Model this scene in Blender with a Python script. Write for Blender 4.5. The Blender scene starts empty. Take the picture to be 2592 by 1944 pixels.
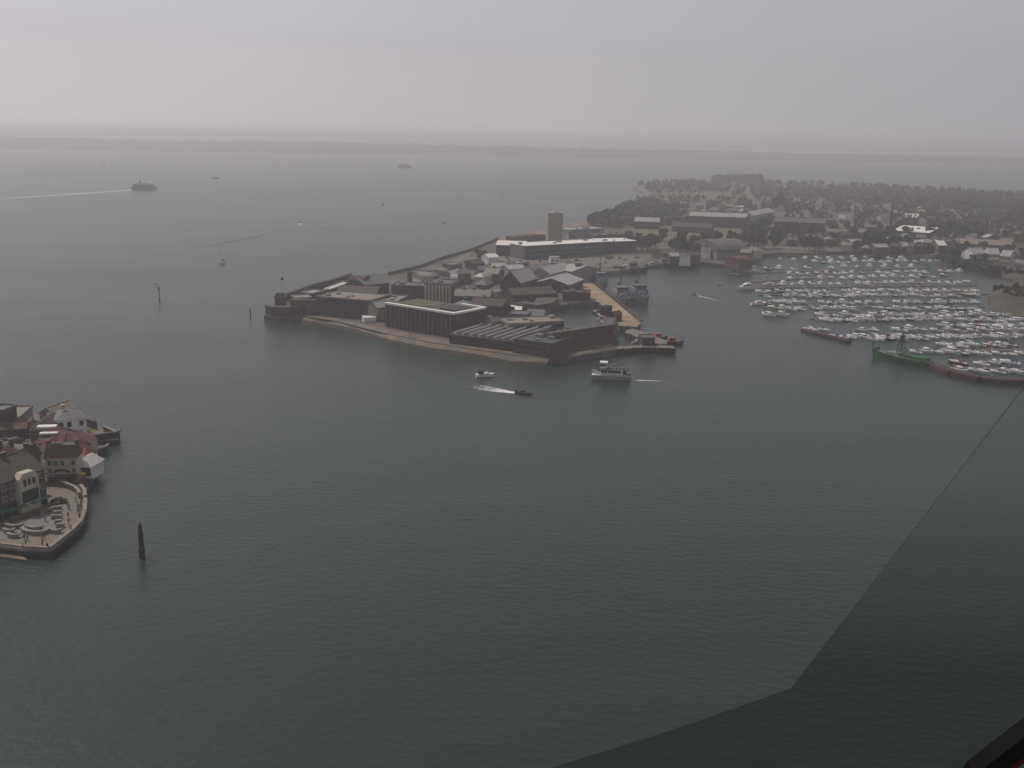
import bpy, math, random
from mathutils import Vector, Matrix, Euler
from mathutils.geometry import tessellate_polygon
R = math.radians
PI = math.pi
S = bpy.context.scene
COL = S.collection
rnd = random.Random(7)

# ------------------------------------------------------------------ camera
CAMZ = 100.0
PITCH, ROLL = 13.63, 0.83
cam = bpy.data.objects.new('camera', bpy.data.cameras.new('camera'))
COL.objects.link(cam)
S.camera = cam
cam.data.sensor_width = 36
cam.data.lens = 36.1
cam.data.clip_start = 0.05
cam.data.clip_end = 90000
CM = Matrix.Rotation(R(90 - PITCH), 4, 'X') @ Matrix.Rotation(R(ROLL), 4, 'Z')
cam.matrix_world = Matrix.Translation((0, 0, CAMZ)) @ CM
FPX = 2592 * 36.1 / 36

def P(x, y, z=0.0):
    """ground point seen at photo pixel x, y (2592 wide) on the level z"""
    d = CM.to_3x3() @ Vector(((x - 1296) / FPX, -(y - 972) / FPX, -1))
    t = (z - CAMZ) / d.z
    return Vector((d.x * t, d.y * t, z))

# ------------------------------------------------------------------ sky, sun, exposure
SUN_EL, SUN_AZ = 54, -52        # degrees; azimuth from +Y towards +X
W = bpy.data.worlds.new('World')
S.world = W
W.use_nodes = True
nt = W.node_tree
bg = nt.nodes['Background']
sky = nt.nodes.new('ShaderNodeTexSky')
sky.sky_type = 'NISHITA'
sky.sun_disc = False
sky.sun_elevation = R(SUN_EL)
sky.sun_rotation = R(SUN_AZ)
sky.altitude = 50
sky.air_density = 1.0
sky.dust_density = 1.0
sky.ozone_density = 1.0
hs = nt.nodes.new('ShaderNodeHueSaturation')
hs.inputs['Saturation'].default_value = 0.22
tint = nt.nodes.new('ShaderNodeMix'); tint.data_type = 'RGBA'; tint.blend_type = 'MULTIPLY'
tint.inputs['Factor'].default_value = 1
tint.inputs['B'].default_value = (1.0, 0.93, 0.985, 1)
# thin overcast veil: soft cloud structure fixed to the sky directions
tc = nt.nodes.new('ShaderNodeTexCoord')
mp = nt.nodes.new('ShaderNodeMapping'); mp.inputs['Scale'].default_value = (1, 1, 1.6)
cn = nt.nodes.new('ShaderNodeTexNoise'); cn.inputs['Scale'].default_value = 1.6; cn.inputs['Detail'].default_value = 4
cr = nt.nodes.new('ShaderNodeMapRange')
cr.inputs['From Min'].default_value = .3; cr.inputs['From Max'].default_value = .7
cr.inputs['To Min'].default_value = .94; cr.inputs['To Max'].default_value = 1.04
cm = nt.nodes.new('ShaderNodeVectorMath'); cm.operation = 'SCALE'
L = nt.links.new
tg = nt.nodes.new('ShaderNodeTexCoord'); sx_ = nt.nodes.new('ShaderNodeSeparateXYZ'); cx_ = nt.nodes.new('ShaderNodeCombineXYZ')
mx_ = nt.nodes.new('ShaderNodeMath'); mx_.operation = 'MAXIMUM'; mx_.inputs[1].default_value = .07
L(tg.outputs['Generated'], sx_.inputs[0]); L(sx_.outputs['X'], cx_.inputs['X']); L(sx_.outputs['Y'], cx_.inputs['Y'])
L(sx_.outputs['Z'], mx_.inputs[0]); L(mx_.outputs[0], cx_.inputs['Z']); L(cx_.outputs[0], sky.inputs['Vector'])
L(sky.outputs[0], hs.inputs['Color'])
L(hs.outputs[0], tint.inputs['A'])
L(tc.outputs['Generated'], mp.inputs[0]); L(mp.outputs[0], cn.inputs['Vector'])
L(cn.outputs['Fac'], cr.inputs['Value'])
L(tint.outputs['Result'], cm.inputs[0]); L(cr.outputs[0], cm.inputs['Scale'])
L(cm.outputs[0], bg.inputs['Color'])
bg.inputs['Strength'].default_value = 0.086

sl = bpy.data.lights.new('sun', 'SUN')
sl.energy = 2.6
sl.angle = R(6)
sl.color = (1, .93, .84)
so = bpy.data.objects.new('sun', sl)
COL.objects.link(so)
sd = Vector((math.sin(R(SUN_AZ)) * math.cos(R(SUN_EL)), math.cos(R(SUN_AZ)) * math.cos(R(SUN_EL)), math.sin(R(SUN_EL))))
so.rotation_euler = (-sd).to_track_quat('-Z', 'Y').to_euler()
S.view_settings.view_transform = 'Standard'
S.view_settings.look = 'None'
S.view_settings.gamma = 1
S.view_settings.exposure = -0.12
S.cycles.volume_bounces = 3
S.cycles.sample_clamp_indirect = 2
S.cycles.caustics_reflective = False
S.cycles.caustics_refractive = False

# ------------------------------------------------------------------ materials
MATS = {}
def mat(name, col, rough=.85, var=.2, scale=.4, metal=0., spec=.3, bump=0., stretch=None, col2=None):
    if name in MATS: return MATS[name]
    m = bpy.data.materials.new(name)
    m.use_nodes = True
    n = m.node_tree
    b = n.nodes['Principled BSDF']
    b.inputs['Roughness'].default_value = rough
    b.inputs['Metallic'].default_value = metal
    b.inputs['Specular IOR Level'].default_value = spec
    t = n.nodes.new('ShaderNodeTexCoord')
    mpn = n.nodes.new('ShaderNodeMapping')
    if stretch: mpn.inputs['Scale'].default_value = stretch
    no = n.nodes.new('ShaderNodeTexNoise')
    no.inputs['Scale'].default_value = scale
    no.inputs['Detail'].default_value = 6
    no.inputs['Roughness'].default_value = .65
    ra = n.nodes.new('ShaderNodeValToRGB')
    c2 = col2 or tuple(c * (1 - var * 1.4) for c in col)
    c1 = tuple(min(1, c * (1 + var)) for c in col)
    ra.color_ramp.elements[0].position = .33
    ra.color_ramp.elements[1].position = .67
    ra.color_ramp.elements[0].color = (*c2, 1)
    ra.color_ramp.elements[1].color = (*c1, 1)
    l = n.links.new
    l(t.outputs['Object'], mpn.inputs[0]); l(mpn.outputs[0], no.inputs['Vector'])
    l(no.outputs['Fac'], ra.inputs[0]); l(ra.outputs[0], b.inputs['Base Color'])
    if bump:
        bm_ = n.nodes.new('ShaderNodeBump'); bm_.inputs['Distance'].default_value = bump
        l(no.outputs['Fac'], bm_.inputs['Height']); l(bm_.outputs[0], b.inputs['Normal'])
    MATS[name] = m
    return m

BRICK = mat('brick', (.14, .08, .066), var=.25, scale=.8)
DBRICK = mat('dark_brick', (.09, .058, .052), var=.3, scale=.6)
RBRICK = mat('red_brick', (.17, .085, .062), var=.25, scale=.9)
STONE = mat('pale_stone', (.26, .225, .19), scale=.5)
DSTONE = mat('weathered_stone', (.15, .13, .115), scale=.35, var=.35)
WEED = mat('tidal_weed', (.035, .032, .025), scale=.6, var=.4)
CONC = mat('concrete', (.3, .285, .26), scale=.3)
CREAM = mat('cream_render', (.52, .48, .39), scale=.7, var=.1)
WHITE = mat('white_paint', (.8, .79, .77), scale=.6, var=.08, rough=.5)
GREYP = mat('grey_cladding', (.24, .25, .26), scale=.4)
DGREY = mat('dark_cladding', (.085, .087, .095), scale=.5)
TAN = mat('tan_roofing', (.25, .21, .18), scale=.25, var=.15)
FELT = mat('grey_roofing_felt', (.12, .115, .115), scale=.25, var=.25)
SLATE = mat('slate', (.13, .13, .145), scale=.7, var=.25, rough=.6)
RTILE = mat('red_tile', (.13, .064, .048), scale=1.2, var=.35)
BTILE = mat('brown_tile', (.095, .064, .056), scale=1.2, var=.35)
LROOF = mat('light_sheet_roof', (.36, .35, .34), scale=.3, var=.12, rough=.5)
WROOF = mat('white_sheet_roof', (.78, .75, .7), scale=.3, var=.06, rough=.45)
GLASS = mat('window_glass', (.02, .024, .03), rough=.12, var=.3, scale=.3, spec=.6)
DFRAME = mat('dull_window_frame', (.15, .145, .14), rough=.6)
FRAME = mat('window_frame', (.55, .54, .5), rough=.5)
GREENP = mat('green_steel_paint', (.028, .125, .05), var=.35, scale=.5, rough=.5)
GSTEM = mat('dull_green_paint', (.06, .085, .07), var=.2)
NAVY = mat('naval_grey_paint', (.16, .17, .185), var=.15, scale=.3, rough=.55)
DECK = mat('grey_deck', (.1, .1, .105), var=.2)
ORANGE = mat('orange_paint', (.55, .15, .05), var=.15, rough=.5)
REDP = mat('red_paint', (.45, .05, .04), var=.15, rough=.5)
BLUE = mat('blue_canvas', (.04, .07, .2), var=.2)
DARK = mat('black_rubber', (.022, .022, .024), var=.3, rough=.6)
WOOD = mat('dark_timber', (.05, .038, .03), var=.35, scale=1.2)
DECKW = mat('timber_decking', (.2, .165, .14), var=.25, scale=.6)
QUAY = mat('tan_jetty_surface', (.32, .235, .155), var=.28, scale=.1)
ASPH_SHADE = mat('shaded_asphalt', (.1, .095, .09), var=.2, scale=.2)
ROAD = mat('street_paving', (.17, .14, .12), var=.18, scale=.3)
PAVE = mat('sandy_paving', (.2, .165, .125), var=.15, scale=.5)
PAVE2 = mat('grey_paving', (.19, .175, .165), var=.12, scale=.6)
GRASS = mat('grass', (.1, .11, .035), var=.3, scale=.3)
DRYG = mat('dry_grass', (.14, .115, .062), var=.3, scale=.05)
BEACH = mat('shingle', (.18, .14, .105), var=.25, scale=.15)
EARTH = mat('reddish_shingle', (.24, .15, .115), var=.3, scale=.06)
LAND = mat('mixed_ground', (.11, .092, .07), var=.45, scale=.012, col2=(.034, .04, .027))
YARD = mat('yard_ground', (.105, .09, .08), var=.35, scale=.04, col2=(.05, .047, .043))
BARK = mat('bark', (.06, .045, .035), var=.3, scale=2)
LEAF_P = mat('leaf_pale', (.12, .125, .075), var=.4, scale=.35)
LEAF = [mat('leaf_dark', (.05, .06, .036), var=.5, scale=.35), mat('leaf_mid', (.075, .085, .045), var=.45, scale=.35),
        mat('leaf_olive', (.095, .088, .055), var=.45, scale=.35)]
SKIN = mat('skin', (.42, .26, .19), var=.08)
SILVER = mat('silver_car_paint', (.45, .46, .48), var=.03, rough=.25, metal=.6, spec=.6)
CARB = mat('blue_car_paint', (.05, .08, .17), var=.05, rough=.25, spec=.6)
CARD = mat('dark_car_paint', (.03, .03, .035), var=.05, rough=.2, spec=.6)
CLOTH = {k: mat(k + '_cloth', c, var=.15, scale=3) for k, c in dict(red=(.4, .06, .05), white=(.65, .64, .62), blue=(.06, .1, .25),
         black=(.03, .03, .035), grey=(.2, .2, .21), pink=(.5, .28, .28), green=(.06, .16, .08), yellow=(.55, .42, .12), brown=(.16, .1, .06)).items()}

# ------------------------------------------------------------------ mesh helpers
class MB:
    def __init__(s): s.v, s.f, s.m, s.mats = [], [], [], []
    def mi(s, m):
        if m not in s.mats: s.mats.append(m)
        return s.mats.index(m)
    def add(s, vs, fs, m):
        k = len(s.v); s.v += [tuple(v) for v in vs]
        i = s.mi(m)
        for f in fs: s.f.append(tuple(k + q for q in f)); s.m.append(i)
        return s
    def box(s, c, d, m, rz=0, taper=1.0):
        x, y, z = d[0] / 2, d[1] / 2, d[2] / 2
        vs = []
        for sz, t in ((-1, 1), (1, taper)):
            for sx, sy in ((-1, -1), (1, -1), (1, 1), (-1, 1)):
                a, b = sx * x * t, sy * y * t
                vs.append((c[0] + a * math.cos(rz) - b * math.sin(rz), c[1] + a * math.sin(rz) + b * math.cos(rz), c[2] + sz * z))
        return s.add(vs, [(3, 2, 1, 0), (4, 5, 6, 7), (0, 1, 5, 4), (1, 2, 6, 5), (2, 3, 7, 6), (3, 0, 4, 7)], m)
    def prism(s, poly, z0, z1, m, mside=None):
        n = len(poly)
        ar = sum(poly[i][0] * poly[(i + 1) % n][1] - poly[(i + 1) % n][0] * poly[i][1] for i in range(n))
        if ar < 0: poly = list(reversed(poly))
        tris = tessellate_polygon([[Vector((p[0], p[1], 0)) for p in poly]])
        vt = [(p[0], p[1], z1) for p in poly]; vb = [(p[0], p[1], z0) for p in poly]
        out = []
        for t in tris:
            a, b, c = [Vector(vt[i]) for i in t]
            out.append(tuple(t) if (b - a).cross(c - a).z > 0 else tuple(reversed(t)))
        s.add(vt, out, m)
        s.add(vb, [tuple(reversed(t)) for t in out], mside or m)
        s.add(vb + vt, [(i, (i + 1) % n, n + (i + 1) % n, n + i) for i in range(n)], mside or m)
        return s
    def tube(s, a, b, r0, r1, m, n=8):
        a, b = Vector(a), Vector(b)
        q = (b - a).to_track_quat('Z', 'Y')
        vs = []
        for p, r in ((a, r0), (b, r1)):
            for i in range(n):
                vs.append(p + q @ Vector((r * math.cos(2 * PI * i / n), r * math.sin(2 * PI * i / n), 0)))
        fs = [(i, (i + 1) % n, n + (i + 1) % n, n + i) for i in range(n)] + [tuple(reversed(range(n))), tuple(range(n, 2 * n))]
        return s.add(vs, fs, m)
    def xprism(s, prof, x0, x1, m):
        """profile in (y, z) swept along x"""
        n = len(prof)
        vs = [(x0, y, z) for y, z in prof] + [(x1, y, z) for y, z in prof]
        return s.add(vs, [(i, (i + 1) % n, n + (i + 1) % n, n + i) for i in range(n)] + [tuple(reversed(range(n))), tuple(range(n, 2 * n))], m)
    def yprism(s, prof, y0, y1, m):
        n = len(prof)
        vs = [(x, y0, z) for x, z in prof] + [(x, y1, z) for x, z in prof]
        return s.add(vs, [(i, (i + 1) % n, n + (i + 1) % n, n + i) for i in range(n)] + [tuple(reversed(range(n))), tuple(range(n, 2 * n))], m)
    def ball(s, c, r, m, n=8, k=5, sz=1.0):
        vs, fs = [], []
        for j in range(k + 1):
            th = PI * j / k
            for i in range(n):
                ph = 2 * PI * i / n
                vs.append((c[0] + r * math.sin(th) * math.cos(ph), c[1] + r * math.sin(th) * math.sin(ph), c[2] + r * sz * math.cos(th)))
        for j in range(k):
            for i in range(n):
                fs.append((j * n + i, (j + 1) * n + i, (j + 1) * n + (i + 1) % n, j * n + (i + 1) % n))
        return s.add(vs, fs, m)
    def loft(s, rings, m, cap=True):
        n = len(rings[0]); vs = [p for r in rings for p in r]; fs = []
        for j in range(len(rings) - 1):
            for i in range(n - 1):
                fs.append((j * n + i, j * n + i + 1, (j + 1) * n + i + 1, (j + 1) * n + i))
        return s.add(vs, fs, m)
    def build(s, name, parent=None, loc=None):
        me = bpy.data.meshes.new(name)
        me.from_pydata(s.v, [], s.f)
        for m in s.mats: me.materials.append(m)
        me.polygons.foreach_set('material_index', s.m)
        me.update()
        o = bpy.data.objects.new(name, me)
        COL.objects.link(o)
        if parent: o.parent = parent
        if loc: o.location = loc
        return o

def tag(o, label=None, cat=None, group=None, kind=None):
    if label: o['label'] = label
    if cat: o['category'] = cat
    if group: o['group'] = group
    if kind: o['kind'] = kind
    return o
def thing(name, label, cat, loc=(0, 0, 0), rz=0, group=None):
    o = bpy.data.objects.new(name, None); COL.objects.link(o)
    o.location = loc; o.rotation_euler = (0, 0, rz)
    o.empty_display_size = .5
    return tag(o, label, cat, group)
KIDS = {}
def dup(root, loc, rz, label, group=None, sc=1.0, name=None):
    kids = KIDS.get(root.name)
    if kids is None:
        kids = [(c, list(c.children)) for c in root.children]; KIDS[root.name] = kids
    r = root.copy(); COL.objects.link(r); r.location = loc; r.rotation_euler = (0, 0, rz)
    r.scale = (sc, sc, sc) if not isinstance(sc, tuple) else sc
    r['label'] = label
    if group: r['group'] = group
    for c, gs in kids:
        d = c.copy(); COL.objects.link(d); d.parent = r
        for g in gs:
            e = g.copy(); COL.objects.link(e); e.parent = d
    return r
ORD = ['first', 'second', 'third', 'fourth', 'fifth', 'sixth', 'seventh', 'eighth', 'ninth', 'tenth', 'eleventh', 'twelfth',
       'thirteenth', 'fourteenth', 'fifteenth', 'sixteenth', 'seventeenth', 'eighteenth', 'nineteenth', 'twentieth']
def ordn(i):
    if i < 20: return ORD[i]
    t = {2: 'twenty', 3: 'thirty', 4: 'forty', 5: 'fifty'}[(i + 1) // 10]
    u = (i + 1) % 10
    return t + '-' + ORD[u - 1] if u else t[:-1] + 'ieth'
def PP(pts, z): return [tuple(P(x, y, z)[:2]) for x, y in pts]
def sheet(name, pts, z, m, th=.0, kind='structure', label=None, cat=None, mside=None):
    b = MB(); b.prism(PP(pts, z), z - max(th, .03), z, m, mside)
    return tag(b.build(name), label, cat, None, kind)

# ------------------------------------------------------------------ water
wm = bpy.data.materials.new('sea_water'); wm.use_nodes = True
n = wm.node_tree; b = n.nodes['Principled BSDF']
b.inputs['Roughness'].default_value = .3
b.inputs['IOR'].default_value = 1.33
b.inputs['Specular IOR Level'].default_value = .5
t = n.nodes.new('ShaderNodeTexCoord')
def noise(scale, detail, st=(1, 1, 1), rz=0.):
    q = n.nodes.new('ShaderNodeMapping'); q.inputs['Scale'].default_value = st; q.inputs['Rotation'].default_value = (0, 0, rz)
    k = n.nodes.new('ShaderNodeTexNoise'); k.inputs['Scale'].default_value = scale; k.inputs['Detail'].default_value = detail
    n.links.new(t.outputs['Object'], q.inputs[0]); n.links.new(q.outputs[0], k.inputs['Vector'])
    return k
big = noise(.006, 4, (.5, 1.6, 1), .35)
rp = n.nodes.new('ShaderNodeValToRGB')
rp.color_ramp.elements[0].position = .35; rp.color_ramp.elements[0].color = (.013, .027, .019, 1)
rp.color_ramp.elements[1].position = .65; rp.color_ramp.elements[1].color = (.019, .034, .024, 1)
slick = noise(.012, 5, (.25, 1.3, 1), .5)
rg = n.nodes.new('ShaderNodeMapRange'); rg.inputs['From Min'].default_value = .38; rg.inputs['From Max'].default_value = .62
rg.inputs['To Min'].default_value = .3; rg.inputs['To Max'].default_value = .33
n.links.new(slick.outputs['Fac'], rg.inputs['Value']); n.links.new(rg.outputs[0], b.inputs['Roughness'])
n.links.new(big.outputs['Fac'], rp.inputs[0]); n.links.new(rp.outputs[0], b.inputs['Base Color'])
w1 = noise(.55, 6, (.7, 1, 1), .2); w2 = noise(.07, 3, (.5, 1.2, 1), .35)
b1 = n.nodes.new('ShaderNodeBump'); b1.inputs['Distance'].default_value = .24
rs = n.nodes.new('ShaderNodeMapRange'); rs.inputs['From Min'].default_value = .38; rs.inputs['From Max'].default_value = .62
rs.inputs['To Min'].default_value = .88; rs.inputs['To Max'].default_value = 1
n.links.new(slick.outputs['Fac'], rs.inputs['Value']); n.links.new(rs.outputs[0], b1.inputs['Strength'])
b2 = n.nodes.new('ShaderNodeBump'); b2.inputs['Distance'].default_value = .2; b2.inputs['Strength'].default_value = 1
n.links.new(w1.outputs['Fac'], b1.inputs['Height']); n.links.new(w2.outputs['Fac'], b2.inputs['Height'])
n.links.new(b2.outputs[0], b1.inputs['Normal']); n.links.new(b1.outputs[0], b.inputs['Normal'])
WATER = wm
mb = MB()
mb.add([(-30000, -8000, 0), (30000, -8000, 0), (30000, 32000, 0), (-30000, 32000, 0)], [(0, 1, 2, 3)], WATER)
tag(mb.build('water'), kind='structure')

# ------------------------------------------------------------------ haze
hm = bpy.data.materials.new('haze_air'); hm.use_nodes = True
n = hm.node_tree
n.nodes.remove(n.nodes['Principled BSDF'])
pv = n.nodes.new('ShaderNodeVolumePrincipled')
pv.inputs['Color'].default_value = (.965, .955, .995, 1)
pv.inputs['Density'].default_value = 0.00028
pv.inputs['Anisotropy'].default_value = 0.35
n.links.new(pv.outputs[0], n.nodes['Material Output'].inputs['Volume'])
mb = MB(); mb.box((0, 12000, 53.5), (64000, 44000, 117), hm)
tag(mb.build('haze'), kind='stuff')

# ------------------------------------------------------------------ far island
HILL = mat('far_hill_cover', (.05, .06, .05), var=.4, scale=.004)
def ridge(pts, dist_y, depth, seed):
    """pts: (photo x, height m)"""
    rr = random.Random(seed); vs, fs = [], []
    xs = []
    for i in range(len(pts) - 1):
        (xa, ha), (xb, hb) = pts[i], pts[i + 1]
        k = max(2, int(abs(xb - xa) / 12))
        for j in range(k):
            f = j / k
            xs.append((xa + (xb - xa) * f, (ha + (hb - ha) * f) * (1 + rr.uniform(-.12, .12))))
    for x, h in xs:
        X = (x - 1296) / FPX * dist_y
        vs += [(X, dist_y, -1), (X, dist_y + 150, h * .35), (X, dist_y + depth * .4, h * .85), (X, dist_y + depth * .6, h), (X, dist_y + depth, -1)]
    for i in range(len(xs) - 1):
        for j in range(4): fs.append((i * 5 + j, i * 5 + j + 1, i * 5 + j + 6, i * 5 + j + 5)[::-1])
    mb = MB(); mb.add(vs, fs, HILL); return tag(mb.build('hills'), kind='structure')
ridge([(-1500, 52), (-600, 52), (0, 49), (300, 44), (600, 47), (850, 45), (1200, 40), (1500, 35), (1800, 31), (2100, 24), (2500, 20), (3000, 16)], 5000, 1500, 3)
ridge([(-1500, 95), (-300, 92), (200, 84), (500, 88), (1000, 80), (1500, 70), (2100, 60), (2700, 52), (3400, 40)], 9500, 2500, 4)

# ------------------------------------------------------------------ land
G = 3.0    # quay and ground level above the water
fort_land = [(668, 798), (672, 786), (700, 772), (740, 757), (810, 726), (900, 700), (985, 693), (1060, 676), (1120, 652), (1190, 632), (1262, 602), (1330, 590),
    (1420, 580), (1470, 560), (1530, 535), (1600, 512), (1628, 498), (1630, 486), (1604, 474), (1612, 467), (1700, 462), (1800, 455), (1950, 461), (2250, 472), (2592, 493),
    (3200, 530), (3600, 640), (2900, 645), (2592, 646), (2520, 646), (2440, 634), (2340, 632), (2200, 634), (2050, 640), (1960, 640), (1900, 648), (1860, 662), (1830, 668), (1760, 662),
    (1690, 666), (1640, 668), (1610, 680), (1540, 688), (1470, 684), (1440, 690), (1452, 712), (1478, 730), (1515, 752), (1520, 762), (1440, 768), (1412, 775), (1400, 800),
    (1420, 822), (1450, 836), (1490, 836), (1556, 822), (1560, 868), (1560, 884), (1520, 891), (1440, 903), (1390, 906),
    (1300, 898), (1200, 884), (1100, 868), (1000, 848), (900, 822), (830, 806), (770, 800), (710, 803)]
mb = MB()
mb.prism(PP(fort_land, G), -1.5, G, YARD, DSTONE)
tag(mb.build('ground'), kind='structure')
# the wider ground beyond the harbour, laid just above
far_land = [(1262, 602), (1330, 590), (1420, 580), (1470, 560), (1530, 535), (1600, 512), (1628, 498), (1630, 486), (1604, 474), (1612, 467), (1700, 462), (1800, 455), (1950, 461),
    (2250, 472), (2592, 493), (3200, 530), (3600, 638), (2900, 643), (2592, 644), (2520, 644), (2440, 632), (2340, 630), (2200, 632), (2050, 638), (1960, 638), (1900, 644), (1700, 655), (1560, 660), (1430, 655), (1300, 640)]
sheet('terrain', far_land, G + .08, LAND, kind='structure')
# shingle and seawall foot below the fort
strip_hi = [(770, 796), (850, 805), (960, 828), (1080, 852), (1200, 874), (1330, 892), (1400, 898), (1500, 883)]
strip_lo = [(1500, 890), (1400, 904), (1330, 901), (1200, 883), (1080, 864), (960, 840), (850, 812), (770, 800)]
sheet('beach', strip_hi + strip_lo, G + .06, BEACH)
mb = MB()
lo = [(770, 800), (830, 807), (900, 823), (1000, 849), (1100, 869), (1200, 885), (1300, 899), (1390, 907)]
a = [P(x, y, G) for x, y in lo]
top_, bot_ = [], []
for i in range(len(a)):
    d = a[min(i + 1, len(a) - 1)] - a[max(i - 1, 0)]; d.z = 0
    nn = Vector((d.y, -d.x, 0)).normalized()
    top_.append(a[i] + Vector((0, 0, -.1))); bot_.append(a[i] + nn * 4.2 + Vector((0, 0, -3.4)))
k = len(a)
mid_ = [t_.lerp(b_, .5 + .12 * math.sin(i * 2.3)) for i, (t_, b_) in enumerate(zip(top_, bot_))]
mb.add(top_ + mid_, [(k + i, k + i + 1, i + 1, i) for i in range(k - 1)], BEACH)
mb.add(mid_ + bot_, [(k + i, k + i + 1, i + 1, i) for i in range(k - 1)], WEED)
tag(mb.build('shore'), kind='structure')
sheet('beach', [(1604, 474), (1630, 486), (1628, 498), (1600, 512), (1612, 514), (1640, 500), (1642, 484), (1618, 472)], G + .14, BEACH)
sheet('beach', [(1240, 608), (1300, 592), (1420, 578), (1480, 556), (1490, 562), (1440, 588), (1340, 606), (1270, 614)], G + .14, EARTH)
sheet('field', [(1610, 578), (1700, 575), (1800, 580), (1890, 586), (1900, 606), (1850, 622), (1830, 600), (1720, 596), (1615, 590)], G + .14, DRYG)
sheet('field', [(1640, 500), (1790, 492), (1900, 500), (1880, 508), (1700, 508)], G + .14, DRYG)
sheet('field', [(1830, 468), (1900, 466), (1960, 478), (1990, 484), (1930, 483)], G + .14, BEACH)
sheet('field', [(1950, 590), (2060, 592), (2070, 612), (1960, 612)], G + .14, DRYG)
sheet('field', [(2400, 556), (2470, 540), (2530, 548), (2592, 560), (2592, 572), (2450, 570)], G + .14, GRASS)
sheet('field', [(2090, 615), (2240, 600), (2250, 608), (2110, 626)], G + .14, YARD)
sheet('road', [(2408, 593), (2416, 590), (2470, 632), (2592, 660), (2592, 668), (2455, 640)], G + .18, ROAD)
sheet('road', [(1935, 622), (1940, 630), (2060, 634), (2240, 628), (2240, 622), (2060, 626)], G + .18, ROAD)
sheet('car_park', [(1180, 650), (1340, 648), (1380, 660), (1370, 668), (1200, 670)], G + .18, ROAD)
sheet('car_park', [(1440, 655), (1600, 648), (1640, 655), (1620, 668), (1540, 676), (1460, 672)], G + .18, ROAD)
sheet('lawn', [(1045, 772), (1110, 768), (1125, 774), (1095, 779), (1050, 778)], G + .12, GRASS)
sheet('lawn', [(1230, 724), (1340, 722), (1350, 738), (1240, 742)], G + .12, GRASS)
sheet('path', [(1108, 700), (1132, 668), (1180, 640), (1200, 640), (1150, 672), (1122, 704)], G + .12, BEACH)
sheet('yard', [(1440, 862), (1560, 866), (1540, 880), (1450, 884)], G + .12, EARTH)
# mound at the right hand edge, dark scrub and brown grass
def mound(pts, h, m, zb=-.5, name='terrain', off=0):
    base = [P(x, y, 0) for x, y in pts]
    c = sum(base, Vector()) / len(base)
    mb = MB(); k = len(base); rings = []
    for f, z in ((1, zb), (.94, h * .45), (.8, h * .8), (.5, h), (.15, h * 1.02)):
        rings.append([(c.x + (p.x - c.x) * f, c.y + (p.y - c.y) * f, z + off) for p in base])
    vs = [v for r in rings for v in r]
    fs = [(j * k + i, j * k + (i + 1) % k, (j + 1) * k + (i + 1) % k, (j + 1) * k + i) for j in range(4) for i in range(k)]
    fs.append(tuple(4 * k + i for i in range(k)))
    mb.add(vs, fs, m)
    return tag(mb.build(name), kind='structure')
MOUND = mat('scrubby_bank', (.085, .058, .034), var=.5, scale=.03, col2=(.03, .032, .02))
mound([(2700, 820), (2592, 808), (2535, 796), (2500, 776), (2498, 752), (2520, 730), (2592, 716), (2720, 716), (2800, 760)], 6, MOUND)
mound([(2360, 655), (2440, 655), (2520, 668), (2560, 684), (2592, 700), (2720, 712), (2592, 712), (2530, 700), (2480, 686), (2420, 668)], 4, MOUND)
mound([(1796, 462), (1800, 454), (1850, 450), (1920, 451), (1940, 460), (1900, 464)], 9, GRASS, off=G)

# ------------------------------------------------------------------ buildings
WINMESH = {}
def winmesh(w, h, panes=2, fm=None):
    key = (round(w, 2), round(h, 2), panes, fm)
    if key not in WINMESH:
        b = MB(); f = .09 if h > 1 else .06
        fm_ = fm or FRAME
        b.box((0, .05, 0), (w, .16, h), GLASS)
        b.box((-w / 2, 0, 0), (f, .24, h + f), fm_); b.box((w / 2, 0, 0), (f, .24, h + f), fm_)
        b.box((0, 0, h / 2), (w - f, .22, f), fm_); b.box((0, -.04, -h / 2), (w + .2, .34, f), fm_)
        for i in range(1, panes): b.box((-w / 2 + w * i / panes, -.01, 0), (f * .6, .17, h - f), fm_)
        b.box((0, 0.005, h * .1), (w - f, .165, f * .5), fm_)
        o = b.build('window'); me = o.data; bpy.data.objects.remove(o); WINMESH[key] = me
    return WINMESH[key]

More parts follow.
